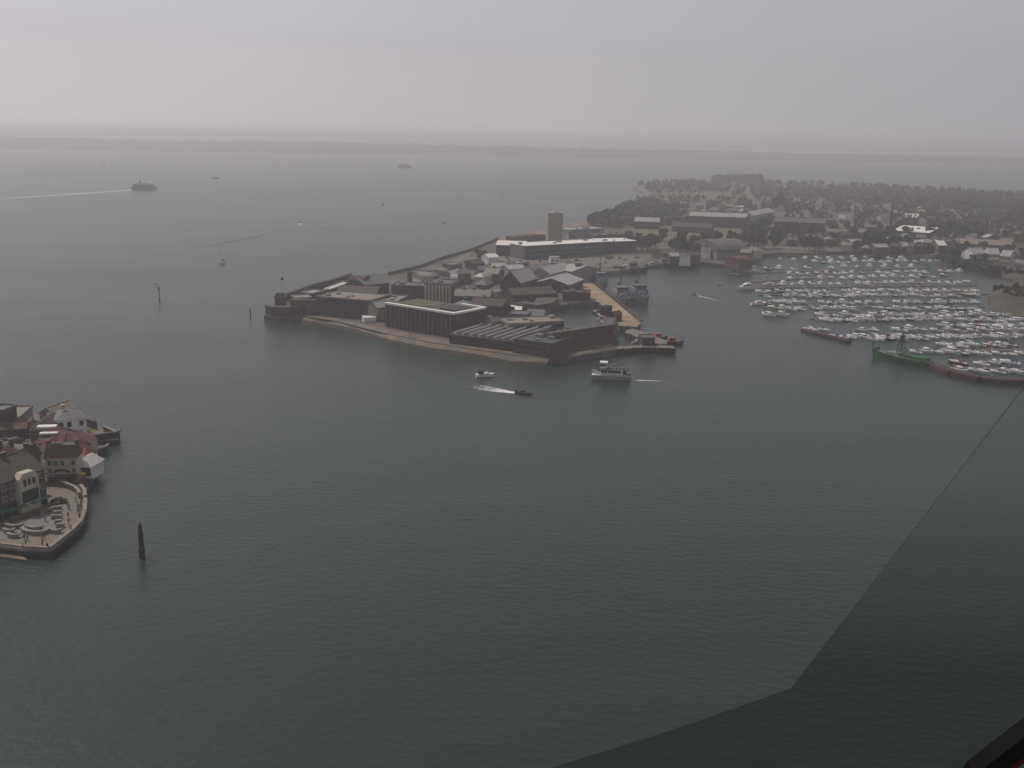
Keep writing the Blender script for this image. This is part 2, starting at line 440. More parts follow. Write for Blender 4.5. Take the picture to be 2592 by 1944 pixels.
def bld(name, label, cat, a, b, D, h, roof='flat', rh=2.5, wm=BRICK, rm=FELT, g=G, win=None, ch=0, group=None, ov=.4, base=False, door=False, fm=None, nsaw=6, par=True):
    z = g if base else g + h
    A, B = P(*a, z), P(*b, z)
    d = B - A; Lx = d.length; rz = math.atan2(d.y, d.x)
    nv = Vector((-d.y, d.x, 0)).normalized()
    c = (A + B) / 2 + nv * D / 2; c.z = g
    root = thing(name, label, cat, c, rz, group)
    X, Y = Lx / 2, D / 2
    w = MB()
    if roof == 'gx':      # ridge along the front
        w.xprism([(-Y, -.5), (Y, -.5), (Y, h), (0, h + rh - .05), (-Y, h)], -X, X, wm)
    elif roof == 'gy':
        w.yprism([(-X, -.5), (X, -.5), (X, h), (0, h + rh - .05), (-X, h)][::-1], -Y, Y, wm)
    else:
        w.box((0, 0, h / 2 - .25), (Lx, D, h + .5), wm)
    # plinth and string course give the wall some relief
    if Lx > 8 and roof != 'saw':
        w.box((0, 0, h * .98 - .2), (Lx + .16, D + .16, .28), wm)
        w.box((0, 0, .3), (Lx + .2, D + .2, .6), wm)
    w.build('wall', root)
    r = MB(); t = .22
    if roof == 'flat':
        r.box((0, 0, h + .12), (Lx + ov, D + ov, .24), rm)
        if par:
            for sy in (-1, 1): r.box((0, sy * (Y + ov / 2 - .2), h + .5), (Lx + ov - .01, .38, .52), rm)
            for sx in (-1, 1): r.box((sx * (X + ov / 2 - .2), 0, h + .48), (.38, D + ov - .8, .48), rm)
        ro = r.build('roof', root)
        if Lx > 14 and D > 6:
            for q in range(int(2 + Lx / 14)):
                u = MB(); s_ = rnd.uniform(1.2, 2.6)
                u.box((rnd.uniform(-X + 2, X - 2), rnd.uniform(-Y + 2, Y - 2) * .7, h + .24 + s_ * .3), (s_ * 1.3, s_, s_ * .6), GREYP)
                u.build('roof_vent', ro)
    elif roof == 'gx':
        e = ov; k = rh / Y
        r.xprism([(-Y - e, h - e * k), (0, h + rh), (0, h + rh + t), (-Y - e, h - e * k + t)], -X - e, X + e, rm)
        r.xprism([(0, h + rh + .01), (Y + e, h - e * k), (Y + e, h - e * k + t), (0, h + rh + t + .01)], -X - e, X + e, rm)
        r.box((0, 0, h + rh + t), (Lx + 2 * e + .1, .4, .2), rm)
        ro = r.build('roof', root)
    elif roof == 'gy':
        e = ov; k = rh / X
        r.yprism([(-X - e, h - e * k), (-X - e, h - e * k + t), (0, h + rh + t), (0, h + rh)], -Y - e, Y + e, rm)
        r.yprism([(0, h + rh + .01), (0, h + rh + t + .01), (X + e, h - e * k + t), (X + e, h - e * k)], -Y - e, Y + e, rm)
        r.box((0, 0, h + rh + t), (.4, D + 2 * e + .1, .2), rm)
        ro = r.build('roof', root)
    elif roof == 'hip':
        e = ov; x0, y0 = X + e, Y + e
        if Lx >= D: rx, ry = max(.4, X - Y * .9), .15
        else: rx, ry = .15, max(.4, Y - X * .9)
        r.add([(-x0, -y0, h), (x0, -y0, h), (x0, y0, h), (-x0, y0, h), (-rx, -ry, h + rh), (rx, -ry, h + rh), (rx, ry, h + rh), (-rx, ry, h + rh)],
              [(3, 2, 1, 0), (0, 1, 5, 4), (1, 2, 6, 5), (2, 3, 7, 6), (3, 0, 4, 7), (4, 5, 6, 7)], rm)
        ro = r.build('roof', root)
    elif roof == 'saw':
        sw = Lx / nsaw
        for i in range(nsaw):
            x = -X + i * sw
            r.yprism([(x + .02, h), (x + sw * .5, h + rh), (x + sw - .02, h)][::1], -Y, Y, rm)
        ro = r.build('roof', root)
        for i in range(nsaw):
            x = -X + i * sw
            u = MB()
            u.yprism([(x + sw * .72, h + rh * .56), (x + sw * .96, h + rh * .08), (x + sw * .96, h + rh * .08 + .14), (x + sw * .72, h + rh * .56 + .14)][::-1], -Y + .5, Y - .5, GLASS)
            u.build('skylight', ro)
    elif roof == 'barrel':
        prof = [(-Y, h)] + [(-Y * math.cos(PI * i / 10), h + rh * math.sin(PI * i / 10)) for i in range(1, 10)] + [(Y, h)]
        r.xprism(prof, -X - .3, X + .3, rm); ro = r.build('roof', root)
    for i in range(ch):
        cx = -X * .8 + (1.6 * X) * (i + .5) / ch
        u = MB(); cz = h + (rh if roof != 'flat' else .3)
        u.box((cx, 0, cz + .1), (1.3, .8, 2.4), RBRICK if wm is not DBRICK else DBRICK)
        u.box((cx, 0, cz + 1.36), (1.5, 1.0, .15), CONC)
        for q in (-.35, .35): u.tube((cx + q, 0, cz + 1.4), (cx + q, 0, cz + 1.9), .16, .13, RTILE, 6)
        u.build('chimney', ro)
    if win:
        rows, cols, ww, hh = win[:4]; faces = win[4] if len(win) > 4 else 'f'
        me = winmesh(ww, hh, 2, fm or (FRAME if wm in (CREAM, WHITE) else DFRAME))
        for fc in faces:
            cc = cols if fc in 'fb' else max(1, int(cols * D / Lx))
            span = Lx if fc in 'fb' else D
            for ri in range(rows):
                zz = h * (ri + .55) / rows if rows > 1 else h * .55
                for ci in range(cc):
                    u = -span / 2 + span * (ci + .5) / cc
                    o = bpy.data.objects.new('window', me); COL.objects.link(o); o.parent = root
                    if fc == 'f': o.location = (u, -Y - .04, zz)
                    elif fc == 'r': o.location = (X + .04, u, zz); o.rotation_euler = (0, 0, PI / 2)
                    elif fc == 'l': o.location = (-X - .04, u, zz); o.rotation_euler = (0, 0, -PI / 2)
    if door:
        u = MB(); u.box((door if door is not True else 0, -Y - .05, 1.05), (1.1, .2, 2.1), WOOD); u.build('door', root)
    root['_dim'] = 0; del root['_dim']
    return root, X, Y, ro

def rampart(name, label, pts, h, th, m=DBRICK, g=G, cap=None, cat='wall', cren=0, zb=-3.5):
    root = thing(name, label, cat, P(*pts[0], g))
    o = P(*pts[0], g); q = [P(x, y, g) - o for x, y in pts]
    b = MB(); c = MB()
    left, right = [], []
    for i, p in enumerate(q):
        d = (q[min(i + 1, len(q) - 1)] - q[max(i - 1, 0)]); nv = Vector((-d.y, d.x, 0)).normalized()
        left.append((p.x, p.y)); right.append((p.x + nv.x * th, p.y + nv.y * th))
    b.prism(left + right[::-1], zb, h, YARD if th > 3 else m, m)
    b.build('wall', root)
    cl = [(x + (rx - x) * -.01, y + (ry - y) * -.01) for (x, y), (rx, ry) in zip(left, right)]
    for i in range(len(q) - 1):
        (x0, y0), (x1, y1) = cl[i], cl[i + 1]
        c.box(((x0 + x1) / 2, (y0 + y1) / 2 + .3, h + .25), (math.hypot(x1 - x0, y1 - y0), .9, .5), cap or STONE, math.atan2(y1 - y0, x1 - x0))
    c.build('coping', root)
    if cren:
        for i in range(len(q) - 1):
            p0, p1 = Vector((*left[i], 0)), Vector((*left[i + 1], 0)); k = max(1, int((p1 - p0).length / cren))
            for j in range(k):
                p = p0.lerp(p1, (j + .5) / k); d = p1 - p0
                u = MB(); u.box((p.x, p.y - .06, h * .45), (1.6, .5, 1.5), DARK, math.atan2(d.y, d.x)); u.build('gun_port', root)
    return root

# ------------------------------------------------------------------ the fort on the point
rampart('bastion_wall', 'low dark rounded bastion wall at the very tip of the fort point', [(672, 795), (690, 800), (735, 800), (790, 796)], 4.5, 9, DBRICK, cap=DSTONE)
rampart('battery_wall', 'long dark brick battery wall facing the sea mouth left of the tan flat roof', [(735, 797), (790, 797), (860, 801), (950, 808)], 8, 5, BRICK, cap=STONE, cren=9)
rampart('seaward_wall', 'low dark wall along the seaward back of the fort point', [(728, 762), (790, 738), (850, 722), (890, 708)], 4, 3, DBRICK, cap=DSTONE)
rampart('shore_wall', 'long thin sea wall with dark railing along the back shore', [(985, 696), (1060, 679), (1120, 656), (1190, 636), (1262, 607)], 1.8, 1.2, DSTONE, cap=DSTONE)
# watch tower with signal mast
t = thing('watch_tower', 'small square dark watch tower with signal mast at the tip of the fort', 'tower', P(711, 790, G))
MB().box((0, 0, 4.2), (5.2, 5.2, 9.4), DBRICK).build('wall', t)
MB().box((0, 0, 9.1), (5.9, 5.9, .5), DSTONE).box((0, 0, 10), (4.4, 4.4, 1.5), DGREY, taper=.92).build('lookout_room', t)
MB().tube((1, 0, 10), (1, 0, 22), .12, .06, FRAME).tube((-1, 0, 18), (3, 0, 18), .06, .06, FRAME).build('mast', t)
MB().ball((1.4, 0, 18.5), .9, DARK).build('signal_ball', t)
bld('flat_roofed_building', 'long low building with tan flat roof behind the battery wall', 'building', (800, 752), (935, 763), 22, 10, wm=DBRICK, rm=TAN, win=(2, 12, 1.6, 1.4))
bld('flat_roofed_building', 'tan roofed block beside the two pale gables in the fort', 'building', (935, 764), (1001, 767), 24, 9, wm=BRICK, rm=TAN, win=(2, 6, 1.6, 1.4, 'fr'))
bld('gabled_store', 'small store with pale pitched roof, left of the two gables', 'building', (905, 768), (925, 771), 9, 7.5, 'gy', 2, CREAM, LROOF)
bld('gabled_store', 'small store with pale pitched roof, right of the two gables', 'building', (932, 775), (956, 779), 10, 7.5, 'gy', 2.6, STONE, LROOF)
bld('roofed_terrace', 'low tan roofed shed at the left end of the battery', 'building', (748, 757), (790, 755), 12, 6, wm=DBRICK, rm=TAN)
bld('low_barracks', 'low barracks with long bright roof strip on the seaward wall', 'building', (836, 734), (888, 715), 4, 6, 'flat', wm=DBRICK, rm=WROOF)
bld('low_barracks', 'dark roofed barracks between the bright strip and the tan flat roof', 'building', (850, 741), (950, 745), 20, 6, 'gx', 3, DBRICK, BTILE, win=(1, 8, 1.2, 1.4))
bld('round_magazine', 'tall dark brick magazine with rounded reddish top on the seaward side', 'building', (885, 713), (921, 715), 10, 8, 'barrel', 3.5, DBRICK, BTILE)
bld('low_barracks', 'small dark hut between watch tower and bright roof strip', 'building', (790, 744), (820, 738), 8, 5, 'flat', wm=DBRICK, rm=LROOF)
bld('slate_barracks', 'barracks with big grey slate roof beside the rounded magazine', 'building', (925, 722), (985, 716), 24, 7, 'gx', 4, BRICK, SLATE, win=(2, 6, 1.2, 1.5))
bld('white_roofed_hut', 'hut with bright white roof just below the grey slate barracks', 'building', (950, 730), (985, 728), 10, 4, wm=BRICK, rm=WROOF)
bld('mess_building', 'building with dark walls and pale roof edge left of the columned block', 'building', (990, 724), (1072, 727), 16, 8, wm=DBRICK, rm=FELT, win=(2, 8, 1.3, 1.5))
bld('square_house', 'dark square house with flagpole near the back shore wall', 'building', (1031, 690), (1068, 693), 12, 8, 'flat', wm=DBRICK, rm=SLATE, win=(2, 4, 1.2, 1.4))
# brick block with pale columns
r_, X, Y, ro = bld('columned_block', 'brick barrack block with tall pale columns between dark windows', 'building', (1074, 719), (1142, 722), 20, 12, 'flat', wm=RBRICK, rm=FELT)
for i in range(8):
    MB().box((-X + .8 + i * (2 * X - 1.6) / 7, -Y - .35, 6), (1.1, .7, 12), CREAM).build('column', r_)
me = winmesh(1.3, 2.2)
for k in range(3):
    for i in range(7):
        o = bpy.data.objects.new('window', me); COL.objects.link(o); o.parent = r_
        o.location = (-X + .8 + (i + .5) * (2 * X - 1.6) / 7, -Y - .04, 2.1 + k * 3.8)
# main sea-facing block with parapet court
r_, X, Y, ro = bld('sea_facing_block', 'long dark sea facing block with a bright parapet rim', 'building', (975, 771), (1148, 798), 25, 11.5, 'flat', wm=DBRICK, rm=mat('dark_roof', (.085, .08, .07), var=.35, scale=.1), win=(3, 24, 1.2, 2.1, 'fr'), par=False)
for c_ in list(ro.children): bpy.data.objects.remove(c_)
MB().box((X * .55, 1, 12.0), (X * .5, Y * .9, .5), DARK).build('light_well', ro)
MB().box((-X * .45, Y * .2, 11.85), (X * .8, Y * 1.1, .16), DRYG).build('turf', ro)
b = MB()
b.box((0, -(Y - .6), 11.5 + .7), (2 * X + .6, 2.4, .9), WROOF)
b.box((X * .66, Y - .6, 11.5 + .7), (X * .68, 2.2, .9), WROOF)
b.box((X - .6, 0, 11.5 + .68), (2.2, 2 * Y - 3.6, .86), WROOF)
b.build('parapet', r_)
for i in range(16):
    MB().box((-X + 1.5 + i * (2 * X - 3) / 15, -Y - .3, 5.4), (.6, .6, 10.8), mat('weathered_pilaster', (.19, .15, .135), var=.3, scale=.6)).build('buttress', r_)
# saw-tooth workshops
r_, X, Y, ro = bld('sawtooth_workshop', 'low workshop with parallel saw tooth glass roofs in front of the fort', 'building', (1137, 846), (1300, 866), 46, 4.5, 'saw', 1.5, DBRICK, CONC, nsaw=8, win=(1, 16, 1.4, 1.2))
bld('long_workshop', 'narrow dark workshop between the saw tooth roofs and brick rampart', 'building', (1300, 861), (1398, 873), 20, 6, 'flat', wm=BRICK, rm=DGREY, win=(1, 9, 1.4, 1.4))
bld('low_office', 'grey low office with tan end gable behind the saw tooth roofs', 'building', (1205, 812), (1288, 822), 14, 6, 'flat', wm=GREYP, rm=FELT, win=(1, 8, 1.5, 1.3))
bld('stone_annexe', 'pale stone annexe at the left end of the grey low office', 'building', (1228, 810), (1246, 815), 6, 7, 'gy', 1.5, STONE, FELT)
bld('glazed_office', 'grey office with tan roof and bright glazing beside the small basin', 'building', (1288, 822), (1428, 815), 16, 7, 'flat', wm=GREYP, rm=TAN, win=(2, 14, 1.6, 1.6, 'fr'))
bld('slate_office', 'long dark slate roofed office behind the glazed office', 'building', (1330, 802), (1372, 804), 18, 6, 'gx', 2.6, GREYP, SLATE, win=(2, 5, 1.4, 1.3))
bld('dark_store', 'dark square store behind the grey low office', 'building', (1289, 797), (1335, 799), 12, 7.5, 'flat', wm=DGREY, rm=SLATE)
rampart('brick_rampart', 'tall dark red brick rampart by the mouth of the small basin', [(1398, 892), (1450, 884), (1500, 876), (1552, 868), (1556, 846)], 8.5, 6, BRICK, cap=DBRICK)
rampart('quay_wall', 'curved stone quay wall on the near side of the small basin', [(1432, 838), (1470, 844), (1520, 836), (1556, 828)], 1.6, 1.5, STONE, cap=STONE)
rampart('landward_rampart', 'stepped brown brick rampart left of the small basin', [(1300, 790), (1360, 797), (1400, 790), (1412, 775)], 5, 12, BRICK, cap=DBRICK)
rampart('landward_rampart', 'upper brown brick rampart behind the bright square roof', [(1290, 765), (1350, 770), (1412, 760)], 6, 12, BRICK, cap=DBRICK)
bld('square_roofed_hall', 'hall with bright cream square roof in the middle of the fort', 'building', (1278, 788), (1318, 789), 20, 3.6, 'flat', wm=BRICK, rm=WROOF, par=False)
bld('red_brick_range', 'long red brick range left of the bright square roof', 'building', (1190, 770), (1270, 776), 14, 7, 'gx', 3, BRICK, BTILE, win=(2, 9, 1.2, 1.4), ch=2)
bld('red_brick_range', 'dark brick range right behind the parapet rim', 'building', (1135, 775), (1192, 781), 12, 8, 'hip', 3, DBRICK, SLATE, win=(2, 6, 1.2, 1.4), ch=1)
bld('brown_terrace', 'brown terrace with three dormers right of the columned block', 'building', (1150, 748), (1240, 751), 12, 7, 'gx', 3, BRICK, TAN, win=(2, 9, 1.2, 1.4), ch=3)
bld('white_gabled_house', 'white gabled house right of the columned block', 'building', (1162, 738), (1180, 739), 9, 6, 'gy', 2, WHITE, LROOF, win=(2, 3, 1, 1.2))
bld('white_gabled_house', 'small bright white house with pale gable beside another white house', 'building', (1184, 736), (1194, 737), 7, 6.5, 'gy', 2, WHITE, LROOF)
bld('cream_house', 'cream house with square front left of the gabled brick barn', 'building', (1232, 738), (1250, 740), 8, 7, 'gy', 2, CREAM, LROOF, win=(2, 3, 1, 1.2))
bld('long_brick_store', 'long dark brick store behind the lawn and the green tree', 'building', (1300, 748), (1408, 742), 16, 7, 'gx', 3, DBRICK, BTILE, win=(2, 12, 1.2, 1.4))
bld('brick_barn', 'dark brick barn with its gable end facing and one pale roof slope', 'building', (1266, 712), (1318, 716), 26, 9, 'gy', 6.5, DBRICK, LROOF, win=(1, 3, 1.3, 2))
bld('gabled_hall', 'brick hall with hipped roof left of the brick barn', 'building', (1200, 720), (1232, 722), 12, 6, 'hip', 3, DBRICK, SLATE, win=(2, 3, 1.2, 1.3))
bld('grey_roofed_house', 'house with pale blue roof behind the columned block', 'building', (1142, 702), (1158, 702), 8, 6, 'gx', 2, WHITE, LROOF)
bld('grey_roofed_house', 'brick house with grey hipped roof behind the columned block', 'building', (1150, 694), (1192, 692), 12, 7, 'hip', 3, BRICK, SLATE, win=(2, 5, 1.2, 1.3), ch=1)
bld('pale_house', 'pale house with stepped roof between two hipped houses', 'building', (1200, 700), (1222, 702), 12, 6, 'hip', 2.5, CREAM, LROOF, win=(2, 3, 1, 1.2))
bld('pale_house', 'pinkish house with wide roof left of the barn', 'building', (1224, 692), (1260, 694), 14, 7, 'gx', 3, BRICK, TAN, win=(2, 5, 1, 1.2), ch=1)
bld('domed_building', 'tan rounded roof hall just behind the brick columned block', 'building', (1066, 706), (1100, 704), 14, 6, 'barrel', 3, CREAM, TAN)
bld('round_roofed_shed', 'small shed with rounded tan roof beside the shore path', 'building', (1120, 690), (1136, 686), 8, 3, 'barrel', 2, STONE, TAN)
for (x0, y0, x1, y1, D, h, rf, w_, r__, lab) in [
    (1215, 684, 1240, 683, 10, 5, 'gx', BRICK, SLATE, 'small slate roofed house behind the brick barn'),
    (1246, 676, 1282, 676, 10, 5, 'gx', CREAM, LROOF, 'low cream house with light roof behind the brick barn'),
    (1288, 682, 1330, 680, 14, 5, 'gx', GREYP, LROOF, 'grey store with light sheet roof between barn and hangar'),
    (1196, 668, 1226, 665, 8, 4, 'gx', BRICK, RTILE, 'low brick house with red roof near the shore trees'),
    (1300, 668, 1340, 664, 10, 4, 'flat', GREYP, LROOF, 'flat roofed grey hut left of the big pale hangar'),
    (1236, 652, 1262, 650, 9, 5, 'gx', WHITE, WROOF, 'white hut with white roof by the shore path trees'),
    (1150, 672, 1170, 668, 10, 4, 'flat', DSTONE, TAN, 'tan flat hut on the shore path'),
    (1090, 700, 1110, 697, 9, 5, 'gx', BRICK, SLATE, 'slate roofed hut between the shore wall and columned block'),
    (1335, 712, 1350, 712, 8, 5, 'gx', CREAM, LROOF, 'small cream store left of the low pale hangar')]:
    bld('small_house', lab, 'house', (x0, y0), (x1, y1), D, h, rf, 2.2, w_, r__, win=(1, 3, 1.1, 1.2))
bld('pale_hangar', 'big hangar with pale pitched roof left of the green stemmed tower', 'building', (1345, 690), (1392, 694), 34, 8, 'gy', 4, GREYP, LROOF)
bld('pale_hangar', 'pale roofed hangar right of the green stemmed tower', 'building', (1410, 682), (1448, 688), 26, 8, 'gx', 3, GREYP, LROOF)
bld('low_hangar', 'wide low hangar with pale gable roof and dark open front', 'building', (1352, 716), (1440, 722), 30, 5, 'gy', 3.5, DGREY, LROOF, win=(1, 6, 3, 3))
bld('quay_shed', 'brick shed with a row of pale doors on the tan quay', 'building', (1425, 742), (1494, 744), 13, 5, 'flat', wm=BRICK, rm=BTILE, win=(1, 9, 2, 2.4))
t = thing('control_tower', 'tower with white square cabin on a dull green stem among the hangars', 'tower', P(1402, 697, G), .1)
MB().box((0, 0, 4.5), (4.5, 4.5, 10), GSTEM).build('stem', t)
MB().box((0, 0, 11.2), (6.6, 6.6, 4), WROOF).build('cabin', t)
MB().box((0, 0, 13.35), (7, 7, .3), GREYP).build('roof', t)
for k in (-1.6, 1.6): MB().box((k, -3.35, 11), (1.6, .1, 1), GLASS).build('window', t)
t = thing('hose_tower', 'slim dark brick tower at the landward end of the tan jetty', 'tower', P(1462, 712, G), .2)
MB().box((0, 0, 5.5), (4, 4, 13), DBRICK, taper=.9).build('wall', t)
MB().box((0, 0, 12.3), (4.4, 4.4, .6), DSTONE).build('roof', t)
# submarine escape tower: tall concrete slab tower
t = thing('concrete_tower', 'tall pale concrete tower with a wider head beside the back shore', 'tower', P(1402, 612, G), .12)
t.scale = (.94, .94, .76)
SETT = mat('tower_concrete', (.33, .31, .25), var=.14, scale=.12)
MB().box((0, 0, 10.5), (14.3, 13.6, 23), SETT).build('shaft', t)
MB().box((0, 0, 22.2), (14.9, 14.3, .5), DSTONE).box((0, 0, 29), (15.2, 14.8, 13.1), SETT).build('head', t)
MB().box((0, 0, 35.8), (15.7, 15.3, .5), CONC).box((2, 1, 36.6), (5, 4, 1.2), CONC).tube((-4, 2, 36), (-4, 2, 41), .15, .1, GREYP, 5).tube((5, -2, 36), (5, -2, 39), .15, .1, GREYP, 5).build('roof', t)
for z_ in (4, 9, 14, 19): MB().box((0, 0, z_), (14.42, 13.72, .25), DSTONE).build('string_course', t)
for i in range(5): MB().box((-5.6 + i * 2.8, -7.45, 29), (.35, .2, 12), CONC).build('rib', t)
for i in range(3): MB().box((7.18, -3 + i * 3, 14), (.12, 1.2, 12), GLASS).build('window', t)
# long office block with a white roof edge
bld('long_office_block', 'long three storey office block with bright white roof', 'building', (1328, 623), (1536, 612), 22, 11, 'flat', wm=mat('office_cladding', (.13, .13, .14), scale=.5), rm=WROOF, win=(3, 24, 2.4, 1.5), par=False)
bld('office_wing', 'gabled wing at the left end of the white roofed office block', 'building', (1256, 620), (1330, 622), 20, 9, 'gx', 2.6, DBRICK, WROOF, win=(2, 10, 1.4, 1.5))
bld('office_wing', 'dark office with bright white roof right of the long office block', 'building', (1530, 612), (1612, 610), 26, 10, 'flat', wm=DGREY, rm=WROOF, win=(3, 9, 2.4, 1.4), par=False)
bld('grey_office', 'pale grey two storey office right of the concrete tower', 'building', (1440, 583), (1530, 579), 20, 8, 'flat', wm=GREYP, rm=LROOF, win=(2, 10, 2, 1.4))
bld('grey_office', 'dark brick office block right of the pale grey office', 'building', (1505, 597), (1588, 594), 18, 8, 'flat', wm=DBRICK, rm=FELT, win=(2, 9, 2, 1.4))
bld('gas_house', 'tiny white gabled hut at the foot of the concrete tower', 'building', (1434, 602), (1444, 602), 6, 5, 'gy', 2, WHITE, WROOF)
bld('red_range', 'low red brick ruin left of the concrete tower', 'building', (1304, 603), (1380, 596), 12, 4, 'flat', wm=RBRICK, rm=BTILE)
bld('boat_shed', 'big boat shed with rounded grey roof on the harbour edge', 'building', (1815, 640), (1893, 638), 40, 6, 'barrel', 9, GREYP, FELT)
bld('boat_shed', 'small shed with red roof on the harbour edge', 'building', (1680, 642), (1720, 640), 16, 5, 'gx', 2, BRICK, RTILE)
bld('boat_shed', 'yellowish end shed right of the rounded boat shed', 'building', (1905, 636), (1930, 634), 14, 6, 'gx', 2, CREAM, TAN)
bld('red_hull_shed', 'reddish slipway shed under the rounded boat shed', 'building', (1870, 662), (1905, 660), 16, 6, 'barrel', 3, BRICK, RTILE)

# hospital ranges, long brick buildings far behind
for i, (x0, y0, x1, y1, h, rf, w_, r__, lab, c_) in enumerate([
    (1745, 546, 1890, 551, 12, 'gx', DBRICK, LROOF, 'very long brown hospital range with a pale ridge', 20),
    (1960, 560, 2088, 565, 12, 'gx', DBRICK, SLATE, 'long dark hospital range right of the tall dark trees', 18),
    (1606, 560, 1668, 562, 8, 'gx', DBRICK, LROOF, 'brick range with grey ridge behind the left trees', 8),
    (1700, 572, 1800, 577, 6, 'gx', DBRICK, BTILE, 'low brown range on the far edge of the dry field', 10),
    (1905, 546, 1960, 535, 8, 'gx', GREYP, LROOF, 'pale roofed range joining the long hospital range at an angle', 6),
    (2262, 583, 2352, 590, 9, 'gx', DBRICK, WROOF, 'large hall with wide bright cream roof beside the chimney', 9),
    (2292, 550, 2326, 551, 7, 'gx', BRICK, WROOF, 'small hall with bright roof behind the chimney', 4),
    (2466, 642, 2498, 641, 8, 'gx', WHITE, LROOF, 'white gabled terrace at the left of the marina village', 6),
    (2500, 642, 2530, 643, 8, 'gx', WHITE, LROOF, 'white gabled terrace in the middle of the marina village', 6),
    (2532, 647, 2556, 649, 8, 'gx', CREAM, LROOF, 'cream gabled terrace at the right of the marina village', 4),
    (2430, 616, 2560, 622, 7, 'gx', BRICK, TAN, 'long tan roofed range behind the marina village', 12),
    (2376, 621, 2396, 621, 7, 'gx', BRICK, WROOF, 'small pale roofed house left of the marina village', 3),
    (2100, 592, 2200, 590, 6, 'gx', BRICK, TAN, 'low tan roofed range in front of the houses', 8)]):
    bld('hospital_range' if i < 5 else 'brick_range', lab, 'building', (x0, y0), (x1, y1), 14 if i != 5 else 40, h, rf, 4, w_, r__, win=(2, c_, 1.4, 1.8), ch=2)
t = thing('chimney_stack', 'tall thin dark chimney beside the cream roofed hall', 'chimney', P(2254, 580, G))
MB().box((0, 0, 2), (5, 5, 5), DBRICK).build('base', t)
MB().tube((0, 0, 4), (0, 0, 27), 1.9, 1.2, DBRICK, 10).tube((0, 0, 26.2), (0, 0, 27.4), 1.5, 1.5, DBRICK, 10).build('stack', t)

# scattered town houses
hs_ = []
rr = random.Random(11)
walls = [('brick', BRICK), ('white', WHITE), ('cream', CREAM), ('dark brick', DBRICK), ('red brick', RBRICK), ('grey', GREYP)]
roofs = [('brown tile', BTILE), ('slate', SLATE), ('dark brown tile', mat('dark_tile', (.08, .055, .05), var=.3)), ('pale sheet', LROOF), ('tan', TAN)]
zones = [('in town behind chimney', 2060, 2400, 512, 568, 36), ('in town before chimney', 2060, 2420, 592, 628, 32),
         ('between headland and hospital', 1640, 1930, 505, 540, 15), ('on harbour edge behind marina', 1960, 2230, 605, 632, 5),
         ('among trees at right edge', 2400, 2590, 575, 612, 14), ('below the dry field', 1640, 1880, 618, 650, 7)]
for zn, x0, x1, y0, y1, k in zones:
    pts = sorted((rr.uniform(x0, x1), rr.uniform(y0, y1)) for _ in range(k))
    for i, (x, y) in enumerate(pts):
        wn, wmx = rr.choice(walls); rn, rmx = rr.choice(roofs)
        w = rr.uniform(7, 13); A = P(x, y, G + 6); pxm = FPX / A.length
        bld('town_house', f'{wn} house, {rn} roof, {ordn(i)} from left {zn}', 'house', (x, y), (x + w * pxm, y + rr.uniform(-1, 2)), rr.uniform(7, 11), rr.uniform(4.5, 7),
            rr.choice(['gx', 'gx', 'gy', 'hip']), rr.uniform(2, 3), wmx, rmx, win=(2, 3, 1.1, 1.3) if i % 3 == 0 else None, ch=1 if rr.random() < .4 else 0, group='town houses around the hospital')

# ------------------------------------------------------------------ jetty, basin edge, outer pier
def slab(name, label, pts, z, top, side, cat='jetty', piles=0, zb=-1.5, th=None, pm=None):
    root = thing(name, label, cat, P(*pts[0], 0))
    o = P(*pts[0], 0); q = [P(x, y, z) - Vector((o.x, o.y, 0)) for x, y in pts]
    MB().prism([(p.x, p.y) for p in q], (z - th) if th else zb, z, top, side).build('deck', root)
    if piles:
        for i in range(len(q)):
            p0, p1 = q[i], q[(i + 1) % len(q)]; k = int((p1 - p0).length / piles)
            for j in range(k):
                p = p0.lerp(p1, (j + .5) / k)
                MB().tube((p.x, p.y, -2), (p.x, p.y, z + .3), .35, .35, pm or WOOD, 6).build('pile', root)
    return root, q
jt, jq = slab('jetty', 'long tan surfaced jetty running out beside the grey warships', [(1452, 712), (1478, 706), (1500, 716), (1552, 758), (1622, 818), (1612, 828), (1568, 824), (1515, 764), (1440, 764), (1428, 756), (1470, 744)], G + .4, QUAY, DSTONE, piles=9)
b = MB()
for (xa, ya, xb, yb) in [(1500, 714, 1624, 816)]:
    p0, p1 = P(xa, ya, G) - P(1452, 712, 0), P(xb, yb, G) - P(1452, 712, 0)
    d = p1 - p0
    b.box(((p0.x + p1.x) / 2, (p0.y + p1.y) / 2, G + .9), (d.length, .4, 1.0), RTILE, math.atan2(d.y, d.x))
b.build('kerb_wall', jt)
slab('landing_stage', 'outer pier head with tan decking at the end of the jetty', [(1583, 836), (1600, 832), (1640, 842), (1660, 852), (1690, 862), (1688, 872), (1640, 870), (1610, 852), (1582, 842)], G - .5, DECKW, WOOD, piles=6)
slab('gangway', 'narrow brown walkway along the foot of the rampart to the pier head', [(1540, 878), (1640, 872), (1700, 875), (1712, 882), (1640, 879), (1540, 885)], G - .2, DECKW, WOOD, piles=5, th=2.2)
slab('basin_pontoon', 'grey pontoon with small craft on the right side of the basin', [(1502, 786), (1508, 784), (1560, 826), (1552, 830)], 1, CONC, DARK, th=.8)
bld('pier_house', 'dark hut with flat roof on the outer pier head', 'building', (1626, 858), (1658, 858), 9, 3.5, 'flat', wm=DBRICK, rm=FELT, g=G - .5, win=(1, 3, 1, 1))
bld('basin_hut', 'dark hut on the jetty side of the small basin', 'building', (1520, 778), (1535, 780), 6, 4, 'flat', wm=DBRICK, rm=DGREY)
bld('basin_hut', 'dark boathouse beside the moored craft in the basin', 'building', (1542, 796), (1556, 798), 7, 4, 'gy', 1.4, DBRICK, BTILE)
